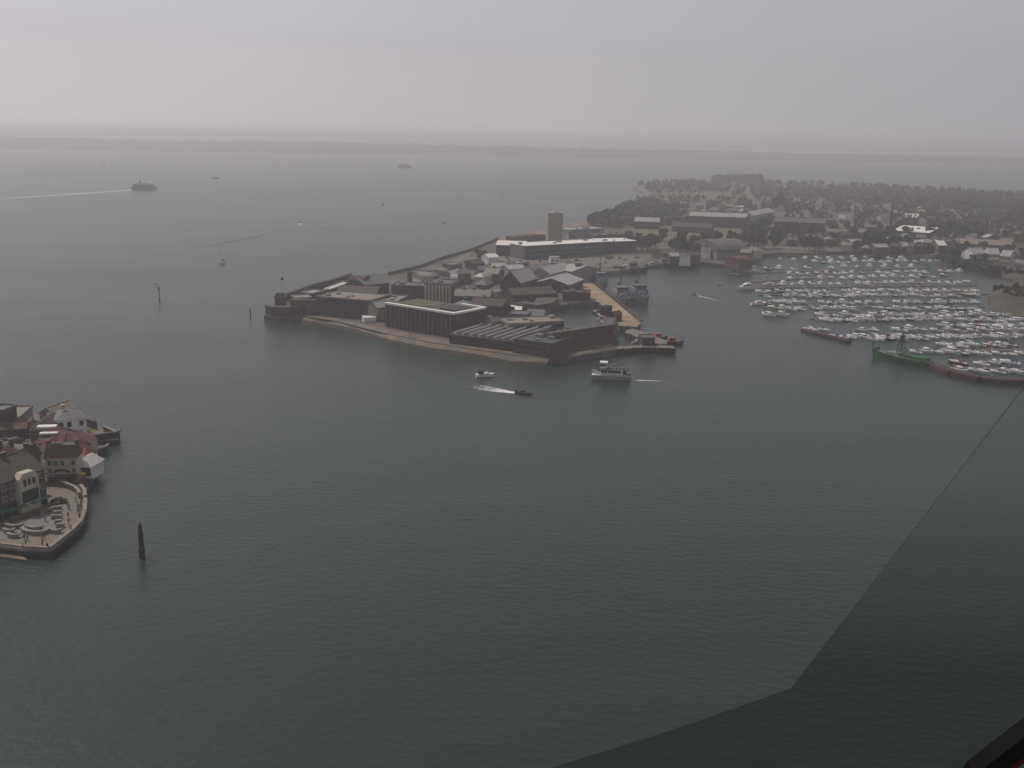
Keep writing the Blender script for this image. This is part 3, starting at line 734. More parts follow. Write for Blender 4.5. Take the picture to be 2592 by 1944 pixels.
# white objects in the yards
def container(lab, x, y, w, D, h, m, rz=0.):
    t = thing('container', lab, 'container', P(x, y, G), rz)
    MB().box((0, 0, h / 2), (w, D, h), m).build('body', t)
    b = MB()
    for i in range(5): b.box((-w / 2 + w * (i + .5) / 5, -D / 2 - .04, h / 2), (.12, .1, h * .9), m)
    b.build('ribbing', t)
container('long pale blue container below the dark sea facing block', 1076, 834, 10, 2.5, 1.8, mat('pale_blue_paint', (.42, .46, .52), var=.05))
container('small bright white container beside the shore below the block', 1131, 850, 2.6, 2.2, 1.6, WROOF)
container('white flat topped container at the foot of the gables', 934, 813, 6.5, 7, 2.6, WROOF, .3)
container('white container in the dark court behind the parapet', 1211, 766, 5, 2.5, 2.2, WROOF)
container('white container on the long brick store yard', 1372, 738, 5, 2.5, 2, WROOF)

# ------------------------------------------------------------------ boats
def hull(b, L_, W_, H_, m, deck=None, z0=-.3, full=.6, mside=None, sheer=.25):
    """pointed bow at +x; closed shell with deck"""
    st = [(-.5, .78, 0), (-.3, .95, 0), (0, 1, 0), (.2, .9, sheer * .2), (.36, .58, sheer * .5), (.46, .24, sheer * .85), (.5, .02, sheer)]
    rings = []
    for x, w, s_ in st:
        hw = W_ / 2 * w; zt = H_ * (1 + s_)
        rake = .0 if x < .4 else 0
        xb = x if x < .3 else .3 + (x - .3) * .75
        rings.append([(x * L_, -hw, zt), (xb * L_, -hw * .9, H_ * .35), (xb * L_, -hw * full, z0), (xb * L_, hw * full, z0), (xb * L_, hw * .9, H_ * .35), (x * L_, hw, zt)])
    k = 6; vs = [p for r in rings for p in r]; fs = []
    for j in range(len(rings) - 1):
        for i in range(k - 1): fs.append((j * k + i, j * k + i + 1, (j + 1) * k + i + 1, (j + 1) * k + i))
    fs.append(tuple(range(k))[::-1]); fs.append(tuple((len(rings) - 1) * k + i for i in range(k)))
    b.add(vs, fs, m)
    dk = MB(); vs, fs = [], []
    for r in rings: vs += [(r[0][0], r[0][1] * .97, r[0][2] - .04), (r[5][0], r[5][1] * .97, r[5][2] - .04)]
    for j in range(len(rings) - 1): fs.append((2 * j, 2 * j + 2, 2 * j + 3, 2 * j + 1))
    b.add(vs, fs, deck or m)
    return b
def cabin(b, x0, x1, w, z0, z1, m, slope=.35):
    vs = []
    for z, f in ((z0, 0), (z1, 1)):
        vs += [(x0 + .1 * f, -w / 2 * (1 - .12 * f), z), (x1 - (z1 - z0) * slope * f * 2, -w / 2 * (1 - .12 * f), z), (x1 - (z1 - z0) * slope * f * 2, w / 2 * (1 - .12 * f), z), (x0 + .1 * f, w / 2 * (1 - .12 * f), z)]
    return b.add(vs, [(3, 2, 1, 0), (4, 5, 6, 7), (0, 1, 5, 4), (1, 2, 6, 5), (2, 3, 7, 6), (3, 0, 4, 7)], m)
def sail_yacht(lab, hm_, cover, L_=10):
    t = thing('sailing_yacht', lab, 'sailing boat')
    hull(MB(), L_, L_ * .31, 1.15, hm_, WHITE).build('hull', t)
    cb = cabin(MB(), -L_ * .12, L_ * .24, L_ * .19, 1.1, 1.62, WHITE).build('cabin', t)
    MB().box((L_ * .03, 0, 1.38), (L_ * .24, L_ * .192, .16), GLASS).build('window', cb)
    MB().box((-L_ * .28, 0, 1.12), (L_ * .22, L_ * .15, .12), DECKW).build('cockpit', t)
    MB().tube((L_ * .1, 0, 1.1), (L_ * .1, 0, 1.1 + L_ * 1.2), .15, .1, GREYP, 5).tube((L_ * .1, -.9, L_ * .8), (L_ * .1, .9, L_ * .8), .04, .04, GREYP, 4).build('mast', t)
    MB().tube((L_ * .09, 0, 2.3), (-L_ * .3, 0, 2.3), .2, .13, cover, 6).build('sail_cover', t)
    if cover is not WHITE: MB().box((-L_ * .16, 0, 1.9), (1.2, L_ * .2, .55), cover, taper=.8).build('spray_hood', t)
    return t
def motor_yacht(lab, hm_, fly=True, L_=10):
    t = thing('motor_boat', lab, 'motor boat')
    hull(MB(), L_, L_ * .34, 1.4, hm_, WHITE, sheer=.4).build('hull', t)
    cb = cabin(MB(), -L_ * .22, L_ * .26, L_ * .26, 1.35, 2.5, WHITE, .5).build('cabin', t)
    cabin(MB(), -L_ * .2, L_ * .22, L_ * .265, 1.85, 2.3, GLASS, .5).build('window', cb)
    MB().box((-L_ * .36, 0, 1.5), (L_ * .2, L_ * .24, .2), DECKW).build('cockpit', t)
    if fly:
        MB().box((-L_ * .06, 0, 2.75), (L_ * .26, L_ * .2, .5), WHITE, taper=.85).tube((-L_ * .15, 0, 2.8), (-L_ * .15, 0, 4), .06, .04, WHITE, 5).build('flybridge', t)
    return t
YARDZ = P(2450, 905, 0)
HB = mat('dark_blue_hull', (.03, .045, .1), var=.1, rough=.4)
HR = mat('dark_red_hull', (.2, .04, .035), var=.1, rough=.4)
HC = mat('cream_hull', (.5, .46, .36), var=.1, rough=.4)
protos = [(sail_yacht('p', WHITE, BLUE), 'white yacht with blue cover'), (sail_yacht('p', WHITE, WHITE), 'white yacht with white cover'),
          (sail_yacht('p', HB, BLUE), 'dark blue yacht with blue cover'), (sail_yacht('p', WHITE, CLOTH['grey']), 'white yacht with grey cover'),
          (motor_yacht('p', WHITE), 'white motor boat with flybridge'), (motor_yacht('p', WHITE, False), 'white motor boat with low cabin'),
          (sail_yacht('p', HR, CLOTH['red']), 'dark red yacht'), (sail_yacht('p', HC, CLOTH['green']), 'cream yacht with green cover')]
WGT = [5, 5, 2, 4, 4, 4, 1, 1]
used = set()
bpick = random.Random(5)
def place_boat(i, loc, rz, where, sc, group):
    t, nm = protos[i]
    lab = f'{nm}, {where}'
    if i not in used:
        used.add(i)
        KIDS[t.name] = [(c, list(c.children)) for c in t.children]
        t.location = loc; t.rotation_euler = (0, 0, rz); t.scale = (sc,) * 3; t['label'] = lab; t['group'] = group
        return t
    return dup(t, loc, rz, lab, group, sc)
# rows: start px, end px, count, name, spread
rows = [((2405, 938), (2592, 944), 4, 'innermost row by brown breakwater'),
        ((2370, 922), (2600, 922), 7, 'row at green lightship stern'),
        ((2300, 893), (2600, 900), 10, 'row at green lightship mast'),
        ((2370, 876), (2610, 876), 10, 'row above green lightship mast'),
        ((2085, 855), (2340, 860), 14, 'row behind short breakwater'),
        ((2190, 860), (2600, 852), 20, 'row at green lightship bow'),
        ((2040, 838), (2600, 838), 18, 'row past short breakwater tip'),
        ((2060, 812), (2600, 812), 26, 'broad middle row'),
        ((2070, 800), (2600, 799), 27, 'row behind middle row'),
        ((1945, 783), (2480, 783), 24, 'row beside detached pair'),
        ((1925, 768), (2480, 768), 23, 'row above detached pair'),
        ((1935, 752), (2480, 750), 24, 'row beside scrubby bank'),
        ((1915, 740), (2480, 737), 24, 'row behind scrubby bank'),
        ((1950, 722), (2460, 716), 22, 'row below corner motor boat'),
        ((1990, 706), (2400, 700), 16, 'row above corner motor boat'),
        ((1990, 694), (2440, 689), 20, 'second row above corner boat'),
        ((2050, 665), (2430, 661), 18, 'second row from harbour edge'),
        ((2380, 828), (2600, 826), 10, 'short row by the right edge'),
        ((2300, 640), (2430, 650), 6, 'short row at far corner'),
        ((1860, 684), (2320, 674), 14, 'row on long dark pontoon'),
        ((1960, 658), (2300, 652), 11, 'farthest row at harbour edge')]
nb = 0
for (a0, a1, k, rn) in rows:
    xs = []
    for i in range(k):
        f = (i + .5 + bpick.uniform(-.12, .12)) / k
        x = a0[0] + (a1[0] - a0[0]) * f; y = a0[1] + (a1[1] - a0[1]) * f + bpick.uniform(-2.2, 2.2)
        if a0[1] > 845 and x < 2380 and 868 < y < 925 and x - 2200 < (y - 868) * 3: continue
        xs.append((x, y))
    for i, (x, y) in enumerate(xs):
        if x > 2597 or bpick.random() < .07: continue
        j = bpick.choices(range(8), WGT)[0]
        rz = bpick.choice([-1.0, PI - 1.0]) + bpick.gauss(0, .05)
        if y < 740: rz = bpick.choice([-1.35, PI - 1.35]) + bpick.gauss(0, .05)
        place_boat(j, P(x, y, 0), rz, f'{ordn(i)} from left in {rn}', bpick.uniform(.68, 1.12), 'boats berthed in the marina'); nb += 1
# outlying boats with own labels
place_boat(4, P(1889, 733, 0), PI + .3, 'big and bright, outermost at the corner of the marina', 1.5, 'boats berthed in the marina')
place_boat(5, P(1945, 724, 0), PI, 'alone right of the corner boat', 1.0, 'boats berthed in the marina')
place_boat(5, P(1944, 800, 0), 2.2, 'left one of the detached pair', 1.0, 'boats berthed in the marina')
place_boat(4, P(1978, 800, 0), -.6, 'right one of the detached pair', 1.0, 'boats berthed in the marina')
place_boat(5, P(1920, 772, 0), .2, 'left end above the detached pair', 1.0, 'boats berthed in the marina')
# pontoons
def pontoon(lab, a_, b_, w=2.4, fingers=0, m=DECKW, z=.55):
    A, B = P(*a_, z), P(*b_, z); d = B - A
    t = thing('pontoon', lab, 'pontoon', A, math.atan2(d.y, d.x), 'marina pontoons')
    t.location.z = 0
    MB().box((d.length / 2, 0, z - .2), (d.length, w, .5), m).build('walkway', t)
    for i in range(fingers):
        x = d.length * (i + .5) / fingers
        MB().box((x, (1 if i % 2 else -1) * (w / 2 + 3.5), z - .3), (.9, 7, .4), m).build('finger', t)
    for i in range(max(2, int(d.length / 25))):
        x = d.length * (i + .5) / max(2, int(d.length / 25))
        MB().tube((x, w / 2 + .4, -1), (x, w / 2 + .4, 3.2), .22, .22, DARK, 6).build('pile', t)
    return t
for (a_, b_, lab, f) in [((2380, 930), (2592, 934), 'pontoon between the two innermost boat rows', 6), ((2300, 884), (2600, 886), 'pontoon level with the mast of the green lightship', 10),
    ((2090, 850), (2600, 846), 'long pontoon behind the short breakwater', 22), ((2050, 805), (2600, 806), 'long pontoon in the middle of the marina', 26),
    ((1930, 777), (2490, 776), 'pontoon leading to the detached pair of boats', 24), ((1920, 746), (2500, 743), 'pontoon level with the scrubby bank', 24),
    ((1900, 728), (2470, 721), 'pontoon leading to the big corner boat', 20), ((1905, 712), (2060, 703), 'short dark pontoon near the corner boat', 6),
    ((1845, 692), (2350, 677), 'long dark pontoon across the back of the marina', 20), ((1950, 648), (2400, 646), 'pontoon against the harbour edge', 12)]:
    pontoon(lab, a_, b_, fingers=f, m=DECKW if '_dark' not in lab else WOOD)
def breakwater(lab, pts, w, m, h=1.5):
    t = thing('floating_breakwater', lab, 'breakwater', P(*pts[0], 0))
    o = P(*pts[0], 0)
    for i in range(len(pts) - 1):
        p, q = P(*pts[i], 0) - o, P(*pts[i + 1], 0) - o; d = q - p; rz = math.atan2(d.y, d.x)
        MB().box(((p.x + q.x) / 2, (p.y + q.y) / 2, h / 2 - .3), (d.length - .3, w, h + .6), m, rz).build('segment', t)
        for k in range(int(d.length / 9)):
            c = p.lerp(q, (k + .5) / int(d.length / 9))
            MB().box((c.x, c.y, h + .35), (.25, .25, .8), WOOD, rz).build('bollard', t)
RUST = mat('rusty_brown_steel', (.075, .042, .036), var=.35, scale=.4)
breakwater('short rusty brown breakwater sloping right in front of the marina', [(2033, 838), (2070, 848), (2150, 868)], 3.4, RUST, 1.4)
breakwater('long dark brown breakwater right of the green lightship', [(2356, 930), (2410, 950), (2480, 966), (2540, 972), (2640, 972)], 4.5, RUST, 2.2)
# green lightship
A, B = P(2204, 898, 0), P(2356, 931, 0); d = B - A
t = thing('lightship', 'green lightship with lattice mast moored at the marina mouth', 'ship', (A + B) / 2, math.atan2(d.y, d.x) + PI)
Ls = d.length
b = MB(); hull(b, Ls, 6.5, 2.6, GREENP, mat('green_deck', (.12, .16, .12)), full=.8, sheer=.5).build('hull', t)
MB().box((Ls * .42, 0, 4), (2.4, 3.2, 1.2), GREENP, taper=.8).build('bow_house', t)
MB().box((-Ls * .27, 0, 3.3), (Ls * .34, 4.4, 1.5), GREENP).build('deckhouse', t)
MB().box((Ls * .1, 0, 3.2), (Ls * .22, 3.6, 1.2), mat('pale_green', (.2, .26, .2))).build('deckhouse', t)
b = MB()
for sx in (-1, 1):
    for sy in (-1, 1): b.tube((sx * 1.6, sy * 1.6, 2.6), (sx * .9, sy * .9, 9.5), .16, .14, GREENP, 5)
for z in (4, 6, 8):
    f = 1.6 - (z - 2.6) * .1
    for s_ in (-1, 1): b.box((0, s_ * f, z), (2 * f, .14, .14), GREENP); b.box((s_ * f, 0, z + .2), (.14, 2 * f, .14), GREENP)
    b.tube((-f, -f, z), (f - .1, -f + .1, z + 2), .08, .08, GREENP, 4); b.tube((f, f, z), (-f + .1, f - .1, z + 2), .08, .08, GREENP, 4)
b.tube((0, 0, 9.4), (0, 0, 12.2), 1.1, 1.1, GREENP, 10).tube((0, 0, 12.2), (0, 0, 13.2), 1.3, .2, GREENP, 10).build('light_tower', t)
MB().tube((Ls * .47, 0, 3.6), (Ls * .47, 0, 7), .12, .08, GREENP, 5).build('mast', t)

# ------------------------------------------------------------------ warships
def warship(lab, a_, rz, L_=56, sc=1.):
    t = thing('warship', lab, 'warship', P(*a_, 0), rz); t.scale = (sc,) * 3
    hull(MB(), L_, 10, 4.6, NAVY, DECK, full=.7, sheer=.3).build('hull', t)
    MB().box((2, 0, 6), (20, 8.4, 3.2), NAVY, taper=.94).build('superstructure', t)
    br = MB().box((6, 0, 8.8), (9, 7.2, 2.6), NAVY, taper=.9).build('bridge', t)
    MB().box((6, 0, 9.3), (8.6, 7.0, .8), GLASS).build('window', br)
    MB().box((-4, 0, 9), (4.4, 3.4, 3.6), NAVY, taper=.8).box((-4, 0, 10.9), (3.4, 2.6, .4), DARK).build('funnel', t)
    b = MB().tube((2, 0, 9), (2, 0, 21), .5, .25, NAVY, 6)
    for z in (12.5, 14.5, 16.5): b.box((2, 0, z), (.2, 5 - (z - 12) * .6, .2), NAVY)
    b.ball((2, 0, 15.5), .8, NAVY).build('mast', t)
    MB().box((18, 0, 5.4), (2.6, 2.4, 1.4), NAVY, taper=.8).tube((18.5, 0, 5.8), (22, 0, 6.4), .12, .1, NAVY, 5).build('gun', t)
    b = MB()
    for sy in (-1, 1): b.tube((-15, sy * 2.6, 4.5), (-20, sy * 2.6, 8.4), .16, .14, NAVY, 5)
    b.box((-18, 0, 5.2), (7, 5.4, 1.2), DECK).build('crane', t)
    MB().ball((-9, 2.6, 6.2), 1, ORANGE, sz=.6).build('life_raft', t)
    MB().box((13, 0, 6.1), (4.6, 5.4, 1.4), NAVY, taper=.75).build('breakwater_house', t)
    b = MB()
    for sy in (-1, 1):
        for i in range(12): b.tube((-24 + i * 3.6, sy * 4.5, 4.6), (-24 + i * 3.6, sy * 4.5, 5.7), .05, .05, NAVY, 4)
        b.tube((-24, sy * 4.5, 5.7), (16, sy * 4.5, 5.7), .04, .04, NAVY, 4)
    b.build('railing', t)
    return t
jd = P(1622, 818, 0) - P(1500, 716, 0); jrz = math.atan2(jd.y, jd.x)
warship('grey warship moored nearest the tan jetty, bow towards the camera', (1568, 762), jrz, sc=1.)
warship('grey warship outermost beside the jetty with two masts in view', (1612, 757), jrz + .03, sc=1.)
warship('grey warship farther in along the jetty, partly hidden', (1516, 722), jrz, sc=.95)
# ------------------------------------------------------------------ workboats near pier and quays
def workboat(lab, a_, rz, L_, hm_, cm_, name='workboat', cat='boat', mast=True):
    t = thing(name, lab, cat, P(*a_, 0), rz)
    hull(MB(), L_, L_ * .3, L_ * .13, hm_, DECK, full=.75, sheer=.5).build('hull', t)
    c = cabin(MB(), -L_ * .12, L_ * .2, L_ * .2, L_ * .12, L_ * .3, cm_, .25).build('wheelhouse', t)
    MB().box((0.01 * L_, 0, L_ * .24), (L_ * .22, L_ * .195, L_ * .05), GLASS).build('window', c)
    if mast: MB().tube((-L_ * .08, 0, L_ * .28), (-L_ * .08, 0, L_ * .58), .1, .05, FRAME, 5).box((-L_ * .08, 0, L_ * .45), (.08, L_ * .12, .08), FRAME).build('mast', t)
    MB().box((-L_ * .32, 0, L_ * .15), (L_ * .16, L_ * .14, L_ * .06), hm_).build('deck_box', t)
    return t
workboat('pilot boat with orange red wheelhouse moored behind the pier head', (1663, 861), .3, 12, DARK, ORANGE)
workboat('dark pilot boat with bright orange wheelhouse at the far end of the pier', (1700, 872), -.1, 12, DARK, ORANGE)
workboat('grey launch moored between the pier hut and the orange boats', (1680, 884), 0, 10, GREYP, GREYP)
workboat('small white launch beside the pier hut', (1612, 868), .5, 6, WHITE, WHITE, mast=False)
workboat('white and red boat moored in the small basin', (1524, 812), -.9, 8, WHITE, REDP, mast=False)
workboat('white boat moored behind the red one in the small basin', (1534, 822), -.7, 9, WHITE, WHITE)
workboat('dark green boat at the inner end of the basin pontoon', (1514, 796), -.7, 8, GSTEM, DGREY, mast=False)
workboat('white launch lying at the outer side of the jetty', (1592, 794), jrz, 8, WHITE, WHITE)
workboat('small craft at the near corner of the basin beside the rampart', (1470, 838), .2, 6, GREYP, WHITE, mast=False)
workboat('grey launch at the foot of the brick rampart', (1545, 870), .1, 9, GREYP, CLOTH['blue'], mast=False)
for x, y, L_, h_, c_, lab in [(1555, 688, 16, DARK, GREYP, 'dark tug at the left of the line of tugs by the quay'), (1600, 690, 26, DARK, STONE, 'large dark tug in the line of tugs by the quay'),
     (1583, 684, 14, DARK, WHITE, 'small dark tug between two larger tugs'), (1680, 674, 20, DARK, GREYP, 'dark tug at the corner of the harbour edge'),
     (1648, 678, 14, HB, CREAM, 'blue hulled tug left of the corner tug')]:
    workboat(lab, (x, y), .2, L_, h_, c_, 'tug', 'tug')
for i, x in enumerate([1700, 1712, 1724, 1740, 1752, 1764, 1778, 1790, 1802, 1816, 1830]):
    place_boat([5, 4, 1, 5, 0, 4, 5, 3, 4, 1, 5][i], P(x, 668 + (i % 3), 0), .1 + (i % 2) * 3, f'{ordn(i)} from left under rounded boat shed', .7, 'small boats under the boat shed')
for i, (x, y) in enumerate([(1860, 686), (1880, 684), (1905, 678)]):
    place_boat([3, 4, 1][i], P(x, y, 0), .4, f'{ordn(i)} of three left of long pontoon', .8, 'boats left of the pontoon')
workboat('small white motor boat under way in the harbour channel', (1758, 746), PI, 5, WHITE, DGREY, mast=False)
workboat('small dark boat by the tugs in the upper harbour channel', (1823, 722), 1.2, 4.5, DARK, WHITE, mast=False)

# ------------------------------------------------------------------ people
def person_mesh(name, pose='stand'):
    me = bpy.data.meshes.new(name)
    J = dict(p=(0, 0, .93), c=(0, 0, 1.2), s=(0, 0, 1.42), n=(0, 0, 1.53), h=(0, .01, 1.66), t=(0, 0, 1.76))
    ed = [('p', 'c'), ('c', 's'), ('s', 'n'), ('n', 'h'), ('h', 't')]
    RD = dict(p=(.15, .11), c=(.14, .1), s=(.13, .09), n=(.06, .06), h=(.1, .11), t=(.05, .06))
    walk = .22 if pose == 'walk' else .04
    for k, s_ in (('l', -1), ('r', 1)):
        if pose == 'sit':
            J.update({k + 'k': (s_ * .1, .45, .93), k + 'a': (s_ * .1, .5, .5), k + 'f': (s_ * .1, .62, .47)})
        else:
            J.update({k + 'k': (s_ * .1, .03 + s_ * walk * .6, .5), k + 'a': (s_ * .1, s_ * walk, .09), k + 'f': (s_ * .11, s_ * walk + .15, .04)})
        J.update({k + 'u': (s_ * .09, 0, .88), k + 'o': (s_ * .2, 0, 1.4), k + 'e': (s_ * .25, -s_ * walk * .4 - .02, 1.13), k + 'w': (s_ * .24, .12 - s_ * walk * .6, .9), k + 'd': (s_ * .23, .16 - s_ * walk * .6, .8)})
        ed += [('p', k + 'u'), (k + 'u', k + 'k'), (k + 'k', k + 'a'), (k + 'a', k + 'f'), ('s', k + 'o'), (k + 'o', k + 'e'), (k + 'e', k + 'w'), (k + 'w', k + 'd')]
        RD.update({k + 'u': (.09, .09), k + 'k': (.06, .06), k + 'a': (.045, .05), k + 'f': (.04, .03), k + 'o': (.055, .055), k + 'e': (.042, .042), k + 'w': (.03, .03), k + 'd': (.035, .02)})
    ks = list(J); ix = {k: i for i, k in enumerate(ks)}
    me.from_pydata([J[k] for k in ks], [(ix[a], ix[b]) for a, b in ed], [])
    o = bpy.data.objects.new('tmp', me); COL.objects.link(o)
    md = o.modifiers.new('skin', 'SKIN'); md.use_smooth_shade = True
    for k in ks: me.skin_vertices[0].data[ix[k]].radius = RD[k]
    for i in range(len(ks)): me.skin_vertices[0].data[i].use_root = (ks[i] == 'p')
    dg = bpy.context.evaluated_depsgraph_get()
    out = bpy.data.meshes.new_from_object(o.evaluated_get(dg)); out.name = name
    bpy.data.objects.remove(o)
    return out
PM = {k: person_mesh('person_' + k, k) for k in ('stand', 'walk', 'sit')}
PV = {}
def person(lab, loc, rz, top='blue', legs='black', pose='stand', group=None, sc=1.):
    key = (top, legs, pose)
    if key not in PV:
        me = PM[pose].copy(); me.materials.clear()
        for m in (SKIN, CLOTH[top], CLOTH[legs], BARK): me.materials.append(m)
        for p in me.polygons:
            z = p.center.z; ax = abs(p.center.x)
            i = 3 if z > 1.69 or (z > 1.6 and p.center.y < -.03) else 0 if z > 1.49 else 0 if (ax > .2 and z < 1.12) else 1 if z > .92 and not (pose == 'sit' and p.center.y > .1) else 2
            p.material_index = i
        PV[key] = me
    o = bpy.data.objects.new('person', PV[key]); COL.objects.link(o)
    o.location = loc; o.rotation_euler = (0, 0, rz); o.scale = (sc,) * 3
    return tag(o, lab, 'person', group)

# ------------------------------------------------------------------ cruise boat and other boats under way
A, B = P(1496, 958, 0), P(1597, 962, 0)
rzb = math.atan2((A - B).y, (A - B).x); Lc = (A - B).length
tb = thing('passenger_boat', 'white two deck passenger boat with crowded open top deck under way', 'boat', (A + B) / 2, rzb)
hull(MB(), Lc, 5.6, 2.4, mat('grey_white_hull', (.36, .36, .38), var=.1), DECKW, full=.75, sheer=.35).build('hull', tb)
MB().box((Lc * .0, -0, 2.2), (Lc * .96, 5.75, .28), WHITE).build('rubbing_strake', tb)
MB().box((-Lc * .06, 0, 3.6), (Lc * .62, 4.8, 2.2), WHITE).build('saloon', tb)
for sy in (-1, 1):
    for i in range(6):
        MB().box((-Lc * .2 + i * Lc * .082, sy * 2.42, 3.8), (Lc * .07, .1, 1.3), GLASS).build('window', tb)
MB().box((-Lc * .33, 0, 3.7), (1.4, 4.9, 2.0), DARK).build('stern_door', tb)
MB().box((-Lc * .1, 0, 4.8), (Lc * .74, 5.1, .2), DECKW).build('top_deck', tb)
wh = MB().box((Lc * .2, 0, 5.9), (2.2, 3, 2.2), WHITE, taper=.93).build('wheelhouse', tb)
MB().box((Lc * .2, 0, 6.2), (2.25, 3.02, .8), GLASS).build('window', wh)
MB().box((Lc * .19, 0, 7.25), (3.3, 3.6, .5), WROOF).build('wheelhouse_roof', tb)
b = MB()
for sy in (-1, 1):
    b.tube((-Lc * .46, sy * 2.5, 5.9), (Lc * .12, sy * 2.5, 5.9), .05, .05, WHITE, 4)
    for i in range(9): b.tube((-Lc * .46 + i * Lc * .072, sy * 2.5, 4.9), (-Lc * .46 + i * Lc * .072, sy * 2.5, 5.9), .04, .04, WHITE, 4)
b.tube((Lc * .33, -2.2, 3.6), (Lc * .49, 0, 3.9), .06, .06, WHITE, 4).tube((Lc * .33, 2.2, 3.6), (Lc * .49, 0, 3.9), .06, .06, WHITE, 4).build('railing', tb)
b = MB()
for i in range(6): b.box((-Lc * .4 + i * 1.6, 0, 5.15), (.5, 4, .45), BLUE)
b.build('bench', tb)
MB().tube((-Lc * .47, 0, 2.6), (-Lc * .47, 0, 6), .06, .04, WHITE, 4).build('flagstaff', tb)
MW = Matrix.Translation(tb.location) @ Matrix.Rotation(rzb, 4, 'Z')
cl = ['red', 'white', 'blue', 'black', 'pink', 'grey', 'brown', 'green', 'yellow']
rr = random.Random(21)
for i in range(22):
    x = -Lc * .43 + (i // 2) * Lc * .5 / 11; y = (-1.5 if i % 2 else 1.2) + rr.uniform(-.4, .4)
    c_ = cl[(i * 4 + i // 3) % 9]
    person(f'passenger in {c_}, {ordn(i // 2)} from stern, {"near" if i % 2 else "far"} side of top deck', MW @ Vector((x, y, 4.9)), rzb + rr.uniform(-1, 1), c_, 'black' if i % 3 else 'blue', 'stand', 'passengers on the top deck')
# white motor boat with dark canopy
A, B = P(1205, 955, 0), P(1252, 953, 0); d = B - A
t = thing('cabin_cruiser', 'white motor cruiser with dark canopy alone left of the passenger boat', 'boat', (A + B) / 2, math.atan2(d.y, d.x))
Lm = d.length
hull(MB(), Lm, 2.9, 1.3, WHITE, WHITE, sheer=.3).build('hull', t)
cc = cabin(MB(), -Lm * .05, Lm * .25, 1.9, 1.3, 1.9, WHITE, .6).build('cabin', t)
cabin(MB(), Lm * .02, Lm * .2, 1.92, 1.5, 1.8, GLASS, .6).build('window', cc)
MB().box((-Lm * .24, 0, 2.2), (2.4, 2.2, 1.3), DARK, taper=.75).build('canopy', t)
MB().tube((-Lm * .12, 0, 1.9), (-Lm * .12, 0, 3.8), .04, .03, FRAME, 4).build('aerial', t)
# inflatable boat at speed
A, B = P(1304, 994, 0), P(1349, 1001, 0); d = B - A; rzr = math.atan2(d.y, d.x); Lr = d.length
t = thing('inflatable_boat', 'dark inflatable speedboat trailing a white wake', 'boat', (A + B) / 2, rzr)
b = MB()
for sy in (-1, 1):
    b.tube((-Lr * .45, sy * 1.1, .45), (Lr * .25, sy * 1.1, .5), .3, .3, DARK, 8); b.tube((Lr * .25, sy * 1.1, .5), (Lr * .48, 0, .85), .3, .2, DARK, 8)
b.build('tube', t)
hull(MB(), Lr * .86, 1.9, .5, DGREY, DECK, full=.5).build('hull', t)
MB().box((-Lr * .05, 0, .95), (.9, .8, .9), DARK, taper=.8).build('console', t)
MB().box((-Lr * .46, 0, .9), (.5, .5, 1.0), DARK, taper=.8).build('outboard', t)
MWr = Matrix.Translation(t.location) @ Matrix.Rotation(rzr, 4, 'Z')
for i, (x, y, c_) in enumerate([(-1.2, .4, 'red'), (-1.6, -.4, 'black'), (.2, .5, 'brown'), (.6, -.4, 'red'), (-2.4, 0, 'black')]):
    person(f'person in {c_} seated {["behind console, far side","behind console, near side","ahead of console, far side","ahead of console, near side","at the stern"][i]} of the inflatable', MWr @ Vector((x, y, -.15)), rzr - PI / 2, c_, 'black', 'sit', 'crew of the inflatable boat')

# wakes
fm_ = bpy.data.materials.new('foam'); fm_.use_nodes = True
n = fm_.node_tree; b = n.nodes['Principled BSDF']; b.inputs['Base Color'].default_value = (.75, .76, .74, 1); b.inputs['Roughness'].default_value = .8
tcn = n.nodes.new('ShaderNodeTexCoord'); nz = n.nodes.new('ShaderNodeTexNoise'); nz.inputs['Scale'].default_value = .45; nz.inputs['Detail'].default_value = 6; nz.inputs['Roughness'].default_value = .7
at = n.nodes.new('ShaderNodeAttribute'); at.attribute_name = 'foam'
ad = n.nodes.new('ShaderNodeMath'); ad.operation = 'ADD'; mr = n.nodes.new('ShaderNodeMapRange'); mr.inputs['From Min'].default_value = .92; mr.inputs['From Max'].default_value = 1.3
n.links.new(tcn.outputs['Object'], nz.inputs['Vector']); n.links.new(nz.outputs['Fac'], ad.inputs[0]); n.links.new(at.outputs['Fac'], ad.inputs[1])
n.links.new(ad.outputs[0], mr.inputs['Value']); n.links.new(mr.outputs[0], b.inputs['Alpha'])
def wake(lab, pts, w0, w1, s0=.95, s1=.3, z=.06):
    """foam strip: density falls from boat to tail"""
    vs, fs, at_ = [], [], []
    q = []
    for i in range(len(pts) - 1):
        for j in range(24): f = j / 24; q.append(P(pts[i][0] + (pts[i + 1][0] - pts[i][0]) * f, pts[i][1] + (pts[i + 1][1] - pts[i][1]) * f, z))
    q.append(P(*pts[-1], z)); k = len(q)
    for i, p in enumerate(q):
        d = q[min(i + 1, k - 1)] - q[max(i - 1, 0)]; nv = Vector((-d.y, d.x, 0)).normalized(); f = i / (k - 1)
        w = w0 + (w1 - w0) * f
        for e, a_ in ((-1, 0), (-.5, 1), (0, 1), (.5, 1), (1, 0)):
            vs.append(p + nv * w * e / 2); at_.append((s0 + (s1 - s0) * f) * a_)
    for i in range(k - 1):
        for j in range(4): fs.append((i * 5 + j, (i + 1) * 5 + j, (i + 1) * 5 + j + 1, i * 5 + j + 1))
    mb = MB().add(vs, fs, fm_); o = mb.build('wake')
    at2 = o.data.attributes.new('foam', 'FLOAT', 'POINT'); at2.data.foreach_set('value', at_)
    return tag(o, lab, None, None, 'stuff')
wake('white wake of the inflatable boat', [(1308, 995), (1260, 988), (1180, 975)], 2.5, 16, 1.0, .35)
